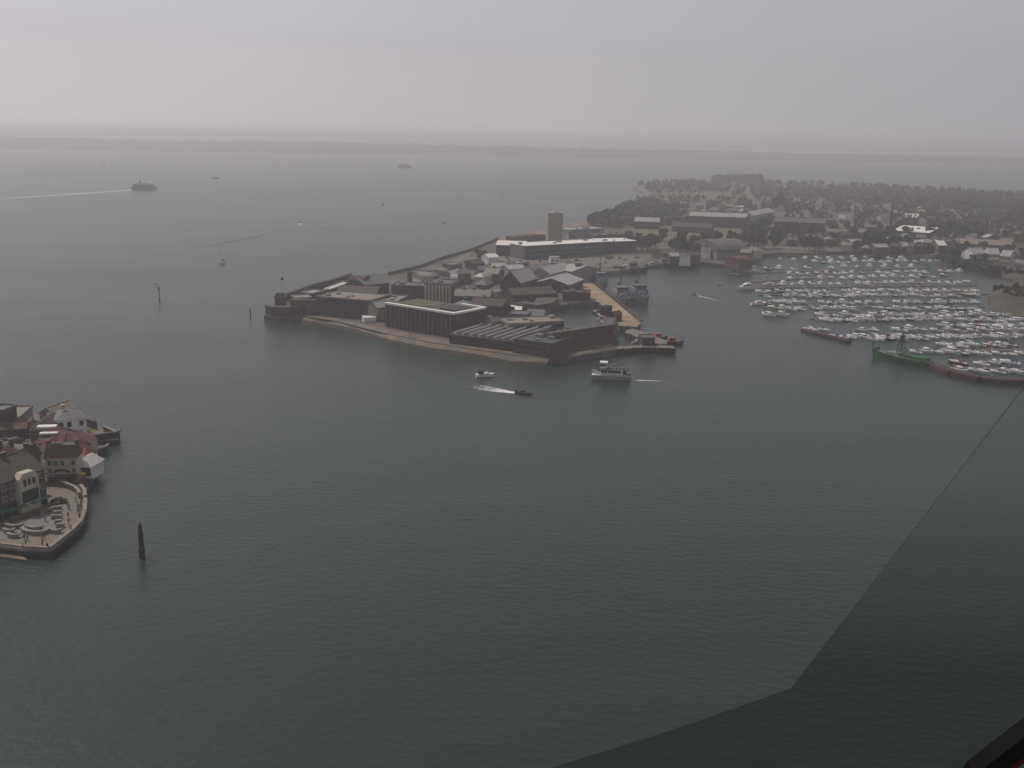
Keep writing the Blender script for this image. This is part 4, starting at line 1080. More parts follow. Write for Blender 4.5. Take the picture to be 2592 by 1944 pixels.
wake('short wake of the passenger boat', [(1600, 962), (1690, 965)], 1.6, 3, .85, .35)
wake('wake of the car ferry', [(335, 481), (200, 490), (-60, 508)], 11, 16, .95, .62)
wake('wake of the far workboat', [(556, 453), (700, 447), (920, 436)], 9, 12, .8, .55)
wake('wake of the patrol launch', [(757, 565), (764, 571)], 5, 12, .75, .4)
wake('wake of the small harbour boat', [(1764, 748), (1830, 764)], 1.5, 4, .8, .4)
def swell(pts, w=7, h=.9):
    mb = MB(); q = []
    for i in range(len(pts) - 1):
        for j in range(12): f = j / 12; q.append(P(pts[i][0] + (pts[i + 1][0] - pts[i][0]) * f, pts[i][1] + (pts[i + 1][1] - pts[i][1]) * f, 0))
    q.append(P(*pts[-1], 0)); k = len(q); vs, fs = [], []
    for i, p in enumerate(q):
        d = q[min(i + 1, k - 1)] - q[max(i - 1, 0)]; nv = Vector((-d.y, d.x, 0)).normalized(); f = math.sin(PI * (i + .5) / k)
        for e, z in ((-1, -.1), (-.4, h * .7), (0, h), (.4, h * .7), (1, -.1)): vs.append(p + nv * w * e + Vector((0, 0, z * f if z > 0 else z)))
    for i in range(k - 1):
        for j in range(4): fs.append((i * 5 + j, (i + 1) * 5 + j, (i + 1) * 5 + j + 1, i * 5 + j + 1))
    o = mb.add(vs, fs, WATER).build('wake_swell')
    for p in o.data.polygons: p.use_smooth = True
    return tag(o, 'dark bow swell spreading from the patrol launch', None, None, 'stuff')
swell([(752, 565), (650, 598), (560, 615), (420, 640)]); swell([(762, 565), (850, 582), (960, 600)])

# distant ships
def ferry(lab, a_, rz, L_, flip=1):
    t = thing('car_ferry', lab, 'ferry', P(*a_, 0), rz)
    FG = mat('ship_blue_grey', (.12, .13, .18), var=.15, scale=.1)
    hull(MB(), L_, L_ * .26, L_ * .1, FG, DECK, full=.8, sheer=.2).build('hull', t)
    MB().box((-L_ * .03, 0, L_ * .15), (L_ * .78, L_ * .24, L_ * .12), FG).build('car_deck', t)
    p = MB().box((-L_ * .02, 0, L_ * .235), (L_ * .6, L_ * .22, L_ * .055), WHITE).build('passenger_deck', t)
    MB().box((-L_ * .02, 0, L_ * .24), (L_ * .56, L_ * .224, L_ * .022), GLASS).build('window_band', p)
    MB().box((L_ * .08, 0, L_ * .29), (L_ * .12, L_ * .16, L_ * .06), WHITE, taper=.9).build('bridge', t)
    MB().box((-L_ * .16, 0, L_ * .3), (L_ * .07, L_ * .08, L_ * .08), HB).build('funnel', t)
    MB().tube((L_ * .06, 0, L_ * .3), (L_ * .06, 0, L_ * .41), .3, .15, GREYP, 5).build('mast', t)
    for i in range(6): MB().tube((-L_ * .28 + i * L_ * .04, 0, L_ * .26), (-L_ * .28 + i * L_ * .04, 0, L_ * .33), .15, .1, GREYP, 4).build('davit', t)
    return t
ferry('dark car ferry crossing on the left with a long white wake', (366, 480), 0.05, 43)
ferry('faint grey ferry far off in the middle of the sea', (1024, 425), 0.02, 44)
workboat('far small workboat with white wheelhouse towing a long wake', (545, 452), PI, 17, DARK, WHITE)
workboat('patrol launch heading out to sea with twin bow waves', (757, 564), PI / 2, 6, DARK, GREYP)
t = sail_yacht('lone sailing yacht with bare mast out on the water to the left', WHITE, CLOTH['grey'], 6); t.location = P(562, 667, 0); t.rotation_euler = (0, 0, 2.9); t.scale = (1, 1, 1.5)
for i, (x, y, lab) in enumerate([(1273, 494, 'tiny dark yacht far off left of the headland'), (970, 519, 'tiny leaning yacht far off in mid water'), (1123, 565, 'tiny dark boat left of the concrete tower')]):
    if i < 2:
        t = sail_yacht(lab, HB, CLOTH['grey'], 5); t.location = P(x, y, 0); t.rotation_euler = (0, 0, 1.1)
    else: workboat(lab, (x, y), .3, 4, DARK, GSTEM, mast=False)
# marks and piles
t = thing('beacon', 'slim channel beacon with forked top standing in the sea at the left', 'beacon', P(404, 765, 0))
MB().tube((0, 0, -1), (0, 0, 9), .4, .3, WOOD, 7).build('post', t)
MB().tube((0, 0, 6), (-1.3, 0, 11), .2, .15, WOOD, 5).tube((0, 0, 6), (.9, 0, 9.6), .2, .15, WOOD, 5).box((-1.3, 0, 10.8), (.8, .3, .9), DARK).build('topmark', t)
t = thing('beacon', 'short wooden post in the water left of the fort tip', 'beacon', P(634, 804, 0))
MB().tube((0, 0, -1), (0, 0, 4.6), .35, .3, WOOD, 7).build('post', t)
MB().box((0, 0, 4.4), (.9, .9, .5), DARK).build('topmark', t)
t = thing('beacon', 'tiny beacon far out near the horizon at the left', 'beacon', P(264, 425, 0))
MB().tube((0, 0, -1), (0, 0, 14), 1, .6, DARK, 7).build('post', t)
MB().box((0, 0, 13.5), (2.4, 2.4, 2), DARK).build('topmark', t)
t = thing('mooring_pile', 'tall dark timber pile cluster standing in the water below the plaza', 'pile', P(360, 1410, 0))
b = MB()
for i in range(4): b.tube((.42 * math.cos(i * 1.57), .42 * math.sin(i * 1.57), -2), (.2 * math.cos(i * 1.57), .2 * math.sin(i * 1.57), 8.2 - (i % 2) * .5), .42, .28, WOOD, 8)
b.build('pile', t)
MB().tube((0, 0, 1.8), (0, 0, 2.2), .95, .95, DARK, 10).tube((0, 0, 5.6), (0, 0, 5.9), .72, .72, DARK, 10).build('band', t)
MB().tube((0, 0, 7.8), (0, 0, 9), .2, .12, DARK, 6).build('topmark', t)

# ------------------------------------------------------------------ old town point at the left
H = 1.8
town = [(-500, 1060), (-200, 1035), (0, 1033), (40, 1032), (120, 1058), (150, 1050), (215, 1070), (240, 1080), (300, 1104), (300, 1112), (235, 1118), (180, 1124), (185, 1136), (228, 1140), (232, 1150), (236, 1185),
        (236, 1215), (222, 1235), (214, 1250), (216, 1275), (214, 1300), (205, 1326), (182, 1350), (124, 1396), (62, 1392), (10, 1386), (-100, 1400), (-500, 1460)]
mb = MB(); mb.prism(PP(town, H), -1.5, H, ROAD, mat('wet_quay_stone', (.06, .052, .044), scale=.5, var=.4)); tag(mb.build('ground'), kind='structure')
plaza = [(-120, 1372), (0, 1322), (118, 1273), (150, 1268), (120, 1232), (132, 1222), (190, 1246), (204, 1262), (208, 1290), (200, 1320), (176, 1346), (121, 1389), (62, 1386), (0, 1378), (-120, 1392)]
sheet('plaza', plaza, H + .05, PAVE)
sheet('plaza', [(-60, 1362), (10, 1330), (85, 1300), (105, 1298), (150, 1280), (158, 1300), (160, 1335), (140, 1352), (90, 1358), (40, 1362), (0, 1366)], H + .09, PAVE2)
sheet('road', [(62, 1115), (92, 1120), (120, 1190), (150, 1250), (200, 1262), (160, 1272), (118, 1272), (100, 1215), (70, 1190), (60, 1150)], H + .07, PAVE)
sheet('lawn', [(180, 1094), (205, 1086), (240, 1082), (240, 1096), (205, 1102)], H + .06, GRASS)
sheet('lawn', [(262, 1090), (292, 1104), (262, 1106)], H + .06, GRASS)
sheet('slipway', [(-40, 1398), (0, 1394), (62, 1410), (70, 1418), (0, 1408), (-40, 1404)], .5, BEACH, th=2)
sheet('street', [(-130, 1368), (0, 1321), (116, 1273), (126, 1262), (112, 1250), (-130, 1330)], H + .1, ASPH_SHADE)  # the inn's deep shade is put into this sheet's dark colour
sheet('yard', [(112, 1196), (232, 1192), (234, 1214), (220, 1234), (208, 1248), (192, 1243), (160, 1230), (138, 1219), (118, 1214)], H + .1, mat('beer_garden_decking', (.05, .038, .03), var=.4, scale=.8))
# parapets
def parapet(lab, pts, h=1.0, th=.5, m=STONE, g=H, name='parapet_wall', cap=None):
    return rampart(name, lab, pts, h, th, m, g, cap or m, zb=-.15)
parapet('low pale stone wall curving round the edge of the plaza', [(212, 1252), (216, 1275), (214, 1300), (204, 1326), (181, 1350), (124, 1395), (62, 1392), (0, 1384), (-60, 1386)], .5, .5, STONE)
parapet('pale curved wall between the beer garden and the plaza', [(140, 1222), (160, 1233), (190, 1245), (200, 1256), (199, 1262)], 1.1, .5, STONE)
parapet('second pale wall curving beside the beer garden edge', [(204, 1240), (213, 1252), (216, 1268)], 1.1, .4, STONE)
QW = mat('dark_wet_masonry', (.045, .038, .034), scale=.6, var=.5)
rampart('tower_wall', 'long dark stone wall jutting into the water right of the white house', [(186, 1131), (236, 1124), (301, 1114), (304, 1106)], 2.6, 2.6, QW, .8, DSTONE)
rampart('quay_wall', 'low dark quay below the jutting stone wall', [(226, 1150), (268, 1142), (272, 1134)], 1.0, 5, QW, 1.0, DSTONE)
rampart('garden_wall', 'brown garden wall with coping on the right of the white house', [(220, 1080), (240, 1086), (243, 1087)], 2.2, .5, BRICK, H, RTILE)
rampart('garden_wall', 'thin brown wall running out along the jutting quay', [(262, 1092), (296, 1106)], 1.4, .5, BRICK, H, TAN)
# white house
A = (138, 1066)
r_, X, Y, ro = bld('white_house', 'white two storey house with grey hipped roof at the water edge', 'house', (136, 1066), (216, 1056), 11, 6.6, 'hip', 1.9, WHITE, SLATE, g=H)
for zz, cols in ((4.9, (-.55, -.05, .72)), (1.7, (-.62, -.3, .3))):
    for c_ in cols:
        o = bpy.data.objects.new('window', winmesh(1.1, 1.6, 2, DARK)); COL.objects.link(o); o.parent = r_; o.location = (c_ * X, -Y - .04, zz)
MB().box((.62 * X, -Y - .05, 1.2), (1.4, .2, 2.4), DARK).build('door', r_)
MB().box((-X * .2, 0, 9.6), (1.2, .9, 1.6), CREAM).build('chimney', ro)
bld('terraced_building', 'flat roofed building with pinkish gable wall behind the white house', 'building', (100, 1046), (138, 1050), 10, 6, 'gy', 2, STONE, TAN, g=H)
bld('brown_hipped_house', 'low house with large dark brown hipped roof behind the pub', 'house', (76, 1090), (150, 1088), 14, 4.5, 'hip', 3.6, BRICK, BTILE, g=H, win=(1, 5, 1, 1.2))
# tan terraces and walls
bld('terrace_block', 'tan flat topped terrace building at the left edge behind the car park', 'building', (-30, 1064), (46, 1062), 16, 4.5, 'flat', wm=STONE, rm=TAN, g=H)
bld('terrace_block', 'low sandy platform building in front of the tan terrace', 'building', (0, 1080), (66, 1078), 7, 2.5, 'flat', wm=STONE, rm=QUAY, g=H)
bld('dark_gatehouse', 'dark narrow brick gatehouse at the left picture edge', 'building', (-28, 1040), (8, 1042), 7, 8.5, 'flat', wm=DBRICK, rm=SLATE, g=H, win=(3, 2, 1, 1.4))
bld('red_roofed_row', 'low row with dark red roof behind the parked cars', 'building', (-20, 1090), (66, 1084), 6, 3.2, 'gx', 1.4, DBRICK, RTILE, g=H, win=(1, 6, 1, 1))
container('long white roofed kiosk behind the parked cars', 6, 1098, 5, 2.6, 2.4, WROOF, 0)
bpy.context.view_layer.update()
# the pub
r_, X, Y, ro = bld('cream_pub', 'cream painted waterside pub with red tiled mansard roofs', 'pub', (113, 1160), (193, 1158), 5.5, 7.4, 'flat', wm=CREAM, rm=RTILE, g=H + .2, par=False)
bpy.data.objects.remove(ro)
ro = MB()
hX, hY = X + .35, Y + .35
ro.add([(-hX, -hY, 7.4), (hX, -hY, 7.4), (hX, hY, 7.4), (-hX, hY, 7.4), (-hX + .5, -hY + 1.9, 10.6), (hX - .5, -hY + 1.9, 10.6), (hX - .5, hY - 1.9, 10.6), (-hX + .5, hY - 1.9, 10.6)],
       [(3, 2, 1, 0), (0, 1, 5, 4), (1, 2, 6, 5), (2, 3, 7, 6), (3, 0, 4, 7)], RTILE)
ro.box((0, 0, 10.65), (2 * hX - 1.2, 2 * hY - 4.0, .2), FELT)
ro = ro.build('roof', r_)
MB().box((-1.5, -.2, 10.9), (3, 1.2, .5), FELT).build('roof_vent', ro)
for s_ in (-1, 1):
    MB().box((s_ * (hX - .7), .5, 10.6), (1, 1.6, 2.4), RBRICK).build('chimney', ro)
for zz in (5.9, 3.6):
    for c_ in (-.72, -.34, .1, .78) if zz > 5 else (-.72, .78):
        o = bpy.data.objects.new('window', winmesh(1.0, 1.5)); COL.objects.link(o); o.parent = r_; o.location = (c_ * X, -Y - .04, zz)
b = MB()
for i in range(12):      # curved pub sign band
    a0 = PI * (.2 + .6 * i / 12); b.box((math.cos(a0) * 2.6, -Y - .1, 2.2 + math.sin(a0) * 1.6), (.62, .14, .5), DARK, 0)
b.build('sign_arch', r_)
MB().box((0, -Y - .9, 2.5 - .05), (2 * X + .6, 2.0, .2), RTILE).build('canopy', r_)
MB().box((0, -Y - .06, 1.1), (2 * X - 1.2, .2, 2.1), GLASS).build('shopfront', r_)
r2, X2, Y2, ro2 = bld('pub_rear_range', 'rear range of the pub with two white roof lanterns', 'building', (98, 1122), (158, 1120), 12, 8.2, 'gx', 2.4, CREAM, RTILE, g=H)
MB().box((-1.2, -2.6, 10.2), (5.0, 1.6, .5), WROOF).build('skylight', ro2)
MB().box((-2.6, 1.4, 11.2), (5.4, 2.4, .5), WROOF).build('skylight', ro2)
bld('pub_side_range', 'narrow pale side range along the street side of the pub', 'building', (92, 1118), (112, 1134), 15, 7.6, 'hip', 2.2, CREAM, RTILE, g=H, win=(2, 2, 1, 1.4, 'fl'))
bld('pub_side_range', 'small red roofed link between the pub and conservatory', 'building', (158, 1140), (196, 1142), 8, 6.4, 'hip', 2.2, BRICK, RTILE, g=H, win=(2, 3, 1, 1.4))
r3, X3, Y3, _ = bld('conservatory', 'white glazed conservatory on the water side of the pub', 'conservatory', (194, 1180), (230, 1182), 7, 3.4, 'hip', 2.6, WHITE, WROOF, g=H + .2)
for i in range(8): MB().box((-X3 + .5 + i * (2 * X3 - 1) / 7, -Y3 - .04, 1.9), (.5, .1, 2.3), GLASS).build('window', r3)
bld('orange_roofed_bay', 'small bay with bright orange tiled roof behind the conservatory', 'building', (200, 1150), (216, 1154), 4, 5.4, 'hip', 2, WHITE, mat('orange_tile', (.26, .1, .055), var=.25, scale=1.5), g=H)
# brick inn at the left
r_, X, Y, ro = bld('brick_inn', 'dark green fronted brick inn with brown tiled roof on the plaza', 'inn', (-130, 1268), (112, 1186), 14, 9.4, 'gx', 4, DBRICK, BTILE, g=H, ch=3)
for ri in range(3):
    for ci in range(12):
        u = -X + 2 * X * (ci + .5) / 12
        if u > X * .28 and u < X * .8 : continue
        o = bpy.data.objects.new('window', winmesh(1.2, 1.5)); COL.objects.link(o); o.parent = r_; o.location = (u, -Y - .04, 1.9 + ri * 3)
GP = mat('dark_green_shopfront', (.03, .06, .045), var=.2)
MB().box((0, -Y - .15, 1.5), (2 * X - .6, .3, 3), GP).build('shopfront', r_)
bx_ = X * .54
bay = MB().box((bx_, -Y - .9, 4.6), (X * .42, 1.8, 9.2), CREAM).build('bay', r_)
MB().yprism([(bx_ - X * .21, 9.2), (bx_ + X * .21, 9.2), (bx_ + X * .12, 10.6), (bx_ - X * .12, 10.6)][::-1], -Y - 1.8, -Y + .6, CREAM).build('bay_gable', r_)
for q in (-1, 0, 1): MB().box((bx_ + q * X * .1, -Y - 1.84, 8), (.8, .12, 1.7), GLASS).build('window', bay)
MB().box((bx_, -Y - 1.84, 4.2), (X * .36, .14, 3.2), GP).build('shopfront', bay)
r_, X, Y, ro = bld('corner_house', 'brown roofed house with white chimneys between the inn and street', 'house', (-10, 1172), (64, 1160), 10, 9, 'hip', 3.4, BRICK, RTILE, g=H, ch=2, win=(2, 4, 1, 1.3))
bld('blue_roofed_shed', 'small shed with blue grey roof beside the parked cars', 'shed', (-30, 1142), (20, 1140), 5, 4.4, 'gx', 1.3, CREAM, SLATE, g=H)
bld('corner_house', 'narrow brick house with white capped chimney beside the street', 'house', (36, 1162), (62, 1164), 7, 8, 'gy', 2.4, RBRICK, BTILE, g=H, ch=1)

# cars
def car(lab, loc, rz, m, name='parked_car', group='cars parked behind the inn'):
    t = thing(name, lab, 'car', loc, rz, group)
    b = MB()
    prof = [(-2.1, .35), (2.1, .35), (2.15, .7), (1.3, .92), (-1.75, .98), (-2.15, .8)]
    vs = [(x, -.86, z) for x, z in prof] + [(x, .86, z) for x, z in prof]; k = len(prof)
    b.add(vs, [(i, (i + 1) % k, k + (i + 1) % k, k + i)[::-1] for i in range(k)] + [tuple(range(k)), tuple(range(k, 2 * k))[::-1]], m).build('body', t)
    g_ = MB(); g_.box((-.2, 0, 1.17), (2.5, 1.5, .46), GLASS, taper=.78).build('windscreen', t)
    MB().box((-.25, 0, 1.43), (1.75, 1.14, .07), m).build('roof', t)
    for sx in (-1.3, 1.3):
        for sy in (-.86, .86):
            w = MB().tube((sx, sy - .09, .33), (sx, sy + .09, .33), .33, .33, DARK, 12).build('wheel', t)
            MB().tube((sx, sy - .11, .33), (sx, sy + .11, .33), .18, .18, SILVER, 8).build('rim', w)
    for sy in (-.6, .6): MB().box((2.12, sy, .68), (.1, .3, .14), FRAME).build('headlight', t)
    return t
for x, y, rz, m, lab in [(20, 1112, .5, SILVER, 'silver car at the left end of the row behind the inn'), (28, 1108, .5, CARB, 'dark blue car second in the row behind the inn'),
     (36, 1105, .5, SILVER, 'silver car farthest back in the row behind the inn'), (42, 1118, .1, SILVER, 'silver car parked beside the street bend'), (56, 1120, .1, CARD, 'dark car next to the silver one at the street bend'),
     (8, 1110, .5, CARD, 'dark car at the picture edge behind the inn')]:
    car(lab, P(x, y, H + .08), rz, m)
car('dark car with a sun glint parked at the corner of the plaza', P(150, 1273, H + .08), .25, CARD, group='cars')
car('small white van like car on the street behind the pub', P(86, 1100, H + .08), 1.6, mat('white_car_paint', (.7, .7, .7), var=.03, rough=.3), group='cars')

# curved benches and steps on the plaza
def bench(lab, pts, h=.5, th=.5, m=STONE):
    return parapet(lab, pts, h, th, m, H + .09, 'stone_bench')
def arc(cx, cy, rx, ry, a0, a1, k=9): return [(cx + rx * math.cos(R(a0 + (a1 - a0) * i / k)), cy + ry * math.sin(R(a0 + (a1 - a0) * i / k))) for i in range(k + 1)]
for lab, pts in [('large curved stone bench arc in the centre of the plaza', arc(90, 1342, 37, 13, 170, 12)),
    ('inner shorter curved bench arc in the centre of the plaza', arc(88, 1336, 20, 8, 165, 20)),
    ('short curved bench nearest the inn on the left of the plaza', arc(34, 1330, 24, 9, 160, 20)),
    ('short curved bench second from the inn on the left of the plaza', arc(22, 1345, 14, 6, 170, 20)),
    ('short curved bench nearest the water on the left of the plaza', arc(34, 1357, 15, 6, 170, 20)),
    ('short curved bench below the right hand bench stack', arc(141, 1345, 14, 6, 160, 20)),
    ('uppermost bench of the right hand stack', [(118, 1298), (136, 1292), (156, 1290)]),
    ('second bench of the right hand stack', [(134, 1304), (156, 1302)]), ('third bench of the right hand stack', [(130, 1314), (156, 1313)]),
    ('fourth bench of the right hand stack', [(138, 1327), (156, 1325)]), ('lowest bench of the right hand stack', [(142, 1336), (162, 1335)])]:
    b_ = bench(lab, pts, .55, .7, STONE)
for lab, pts in [('long dark planter hedge along the inn side of the plaza', [(10, 1330), (50, 1316), (98, 1302)]), ('dark planter hedge by the parked car', [(118, 1288), (150, 1279)])]:
    t = rampart('planter', lab, pts, .5, .9, DSTONE, H + .09, GRASS, 'planter', zb=-.15)
# parasols, tables and people
def parasol(lab, loc, m, group='parasols'):
    t = thing('parasol', lab, 'parasol', loc, 0, group)
    MB().tube((0, 0, 0), (0, 0, 2.3), .04, .04, FRAME, 5).build('pole', t)
    b = MB(); k = 8; vs = [(0, 0, 2.6)] + [(1.4 * math.cos(2 * PI * i / k), 1.4 * math.sin(2 * PI * i / k), 2.0) for i in range(k)] + [(0, 0, 2.5)]
    b.add(vs, [(0, 1 + i, 1 + (i + 1) % k) for i in range(k)] + [(k + 1, 1 + (i + 1) % k, 1 + i) for i in range(k)], m).build('canopy', t)
    MB().tube((0, 0, 0), (0, 0, .12), .35, .35, CONC, 10).build('base', t)
def table(lab, loc, rz, group):
    t = thing('picnic_table', lab, 'table', loc, rz, group)
    MB().box((0, 0, .74), (1.8, .75, .06), DECKW).build('table_top', t)
    for s_ in (-1, 1):
        MB().box((0, s_ * .65, .44), (1.8, .28, .05), DECKW).build('bench_seat', t)
        MB().box((s_ * .7, 0, .37), (.08, 1.4, .08), WOOD).box((s_ * .7, 0, .2), (.08, .6, .7), WOOD).build('trestle', t)
GU = CLOTH['green']
for i, (x, y) in enumerate([(8, 1314), (30, 1308), (60, 1299), (106, 1280), (122, 1275), (88, 1289)]):
    parasol(f'green parasol, {ordn([0, 1, 2, 4, 5, 3][i])} from the left in front of the inn', P(x, y, H + .05), GU, 'green parasols in front of the inn')
rr = random.Random(3)
spots = [(140, 1212), (152, 1216), (162, 1222), (172, 1214), (180, 1222), (190, 1228), (196, 1216), (206, 1222), (212, 1210), (204, 1234), (222, 1200), (186, 1208)]
for i, (x, y) in enumerate(sorted(spots)):
    table(f'brown picnic table in the beer garden, {ordn(i)} from the left', P(x, y, H + .06), rr.uniform(0, 3), 'picnic tables in the beer garden')
for i, (x, y, m, nm) in enumerate([(166, 1216, CLOTH['white'], 'white'), (208, 1216, CLOTH['yellow'], 'straw yellow'), (214, 1206, CLOTH['yellow'], 'pale yellow'), (200, 1226, CLOTH['brown'], 'brown'), (222, 1192, CLOTH['brown'], 'dark brown')]):
    parasol(f'{nm} parasol in the beer garden, {ordn([0, 2, 3, 1, 4][i])} from the left', P(x, y, H + .06), m, 'parasols in the beer garden')
gp = sorted((rr.uniform(134, 218), rr.uniform(1204, 1234)) for _ in range(22))
for i, (x, y) in enumerate(gp):
    if y > 1222 + (x - 134) * .3: y = 1222 + (x - 134) * .2
    c_ = cl[(i * 5) % 9]
    person(f'person in {c_} in the beer garden, {ordn(i)} from the left', P(x, y, H + .06), rr.uniform(0, 6), c_, rr.choice(['black', 'blue', 'grey']), 'stand', 'people in the beer garden')
pl = [(66, 1378, 'black', 'below the big bench arc'), (58, 1386, 'grey', 'close to the corner of the plaza wall'), (62, 1364, 'black', 'just below the large arc on its left'), (70, 1366, 'blue', 'next to the one in black below the arc'),
      (106, 1362, 'brown', 'below the large arc on its right'), (112, 1361, 'black', 'right of the one in brown below the arc'), (108, 1380, 'brown', 'near the lower wall'), (120, 1386, 'black', 'at the lowest corner of the wall'),
      (173, 1308, 'red', 'walking right of the bench stack'), (174, 1324, 'red', 'standing right of the lowest bench of the stack'), (180, 1344, 'black', 'by the right wall'), (199, 1286, 'black', 'first of the group at the right wall'),
      (205, 1284, 'blue', 'second of the group at the right wall'), (197, 1294, 'grey', 'third of the group at the right wall'), (203, 1297, 'brown', 'fourth of the group at the right wall'), (202, 1312, 'black', 'alone below the group at the right wall'),
      (172, 1284, 'grey', 'by the planter near the parked car'), (177, 1287, 'black', 'beside the one in grey near the parked car'), (192, 1266, 'white', 'at the end of the pale curved wall'), (208, 1262, 'red', 'at the top of the right wall'),
      (116, 1316, 'pink', 'in the middle of the grey paving'), (98, 1304, 'black', 'at the end of the long hedge'), (206, 1276, 'green', 'between the curved wall and the wall group')]
for x, y, c_, w_ in pl:
    person(f'person in {c_} on the plaza, {w_}', P(x, y + 4, H + .1), rr.uniform(0, 6), c_, rr.choice(['black', 'blue', 'grey']), rr.choice(['stand', 'walk']), 'people on the plaza')

# ------------------------------------------------------------------ trees
def make_tree(lab, h, w, leaf, seed, n=420, wide=1.):
    rr = random.Random(seed)
    t = thing('tree', lab, 'tree', (0, 0, 0), 0, None)
    b = MB().tube((0, 0, -.3), (.1, 0, h * .45), h * .035, h * .02, BARK, 6)
    for i in range(4):
        a = i * 1.6 + rr.random()
        b.tube((0, 0, h * .3), (math.cos(a) * w * .3, math.sin(a) * w * .3, h * .62), h * .016, h * .007, BARK, 5)
    b.build('trunk', t)
    c = MB(); lobes = []
    for i in range(9):
        a = rr.uniform(0, 2 * PI); r_ = rr.uniform(.1, .34) * w
        lobes.append((math.cos(a) * r_, math.sin(a) * r_, h * rr.uniform(.42, .84), w * rr.uniform(.14, .26)))
    for i in range(n):
        lx, ly, lz, lr = rr.choice(lobes)
        v = Vector((rr.gauss(0, 1), rr.gauss(0, 1), rr.gauss(0, 1))).normalized() * lr * rr.uniform(.65, 1.08)
        p = Vector((lx, ly, lz)) + Vector((v.x, v.y, v.z * .85)); s_ = rr.uniform(.35, .75) * h / 10
        q = Euler((rr.uniform(0, 6), rr.uniform(0, 6), rr.uniform(0, 6))).to_matrix()
        c.add([p + q @ Vector(k) * s_ for k in ((-1, -.6, 0), (1, -.7, .2), (.9, .7, 0), (-.8, .8, -.2))], [(0, 1, 2, 3)], leaf)
    c.build('crown', t)
    return t
TR = [make_tree('t', 11, 10, LEAF[0], 1), make_tree('t', 9, 9, LEAF[1], 2), make_tree('t', 12, 8, LEAF[0], 3), make_tree('t', 8, 9, LEAF[2], 4)]
TN = ['broad dark green tree', 'rounded mid green tree', 'tall dark tree', 'olive green spreading tree']
tused = set()
def place_tree(i, x, y, lab, sc, group, g=G):
    l = f'{TN[i]}, {lab}'
    if i not in tused:
        tused.add(i); t = TR[i]; KIDS[t.name] = [(c, []) for c in t.children]
        t.location = P(x, y, g); t['label'] = l; t['group'] = group; t.scale = (sc,) * 3; return t
    return dup(TR[i], P(x, y, g), rnd.uniform(0, 6), l, group, sc)
for x, y, i, s_, lab in [(1303, 742, 1, .8, 'in front of the brick barn'), (1318, 740, 0, .65, 'right beside the brick barn'), (1214, 662, 0, .9, 'left one of the pair by the back shore'), (1228, 664, 2, .8, 'right one of the pair by the back shore'),
     (1288, 738, 3, .6, 'left of the barn lawn'), (1184, 682, 0, .6, 'beside the shore path'), (1340, 740, 1, .6, 'at the right end of the barn lawn'), (1274, 800, 0, .7, 'beside the bright square roof'),
     (1290, 804, 2, .6, 'behind the grey low office'), (1190, 726, 1, .6, 'behind the two white houses'), (1058, 704, 3, .5, 'beside the square house with flagpole'), (1408, 630, 1, .8, 'at the foot of the concrete tower'),
     (1660, 630, 0, 1.2, 'at the right end of the office block'), (1640, 640, 2, 1.2, 'below the right end of the office block'), (1974, 532, 2, 2.2, 'standing high above the hospital'), (1963, 534, 0, 1.8, 'left of the tallest one above the hospital'),
     (1984, 536, 1, 1.7, 'right of the tallest one above the hospital'), (186, 1096, 1, .4, 'in the garden of the white house'), (200, 1096, 0, .42, 'by the door of the white house')]:
    place_tree(i, x, y, lab, s_, 'single trees', H if x < 600 else G)
trr = random.Random(9)
zones = [('around the office block end', 1560, 1690, 608, 640, 22, 1.1), ('below the dry field', 1700, 1900, 612, 650, 30, 1.15), ('right of the dry field', 1880, 1965, 575, 632, 30, 1.35),
         ('in front of the hospital', 1990, 2110, 590, 640, 20, 1.1), ('on the harbour edge', 2150, 2320, 600, 640, 30, 1.25), ('in front of the marina village', 2330, 2592, 640, 668, 24, .9),
         ('beside the cream roofed hall', 2240, 2440, 590, 615, 26, 1.4), ('above the reddish shore', 1490, 1620, 520, 560, 34, 1.2), ('between the hospital ranges', 1650, 1960, 545, 575, 24, 1.0)]
for zn, x0, x1, y0, y1, k, sc in zones:
    pts = sorted((trr.uniform(x0, x1), trr.uniform(y0, y1)) for _ in range(k))
    for i, (x, y) in enumerate(pts):
        if zn[:5] == 'above' and y < 575 - (x - 1490) * .42: y = 578 - (x - 1490) * .42
        place_tree(trr.choice([0, 0, 1, 2, 3]), x, y, f'{ordn(i)} from left {zn}', sc * trr.uniform(.7, 1.15), 'trees ' + zn)
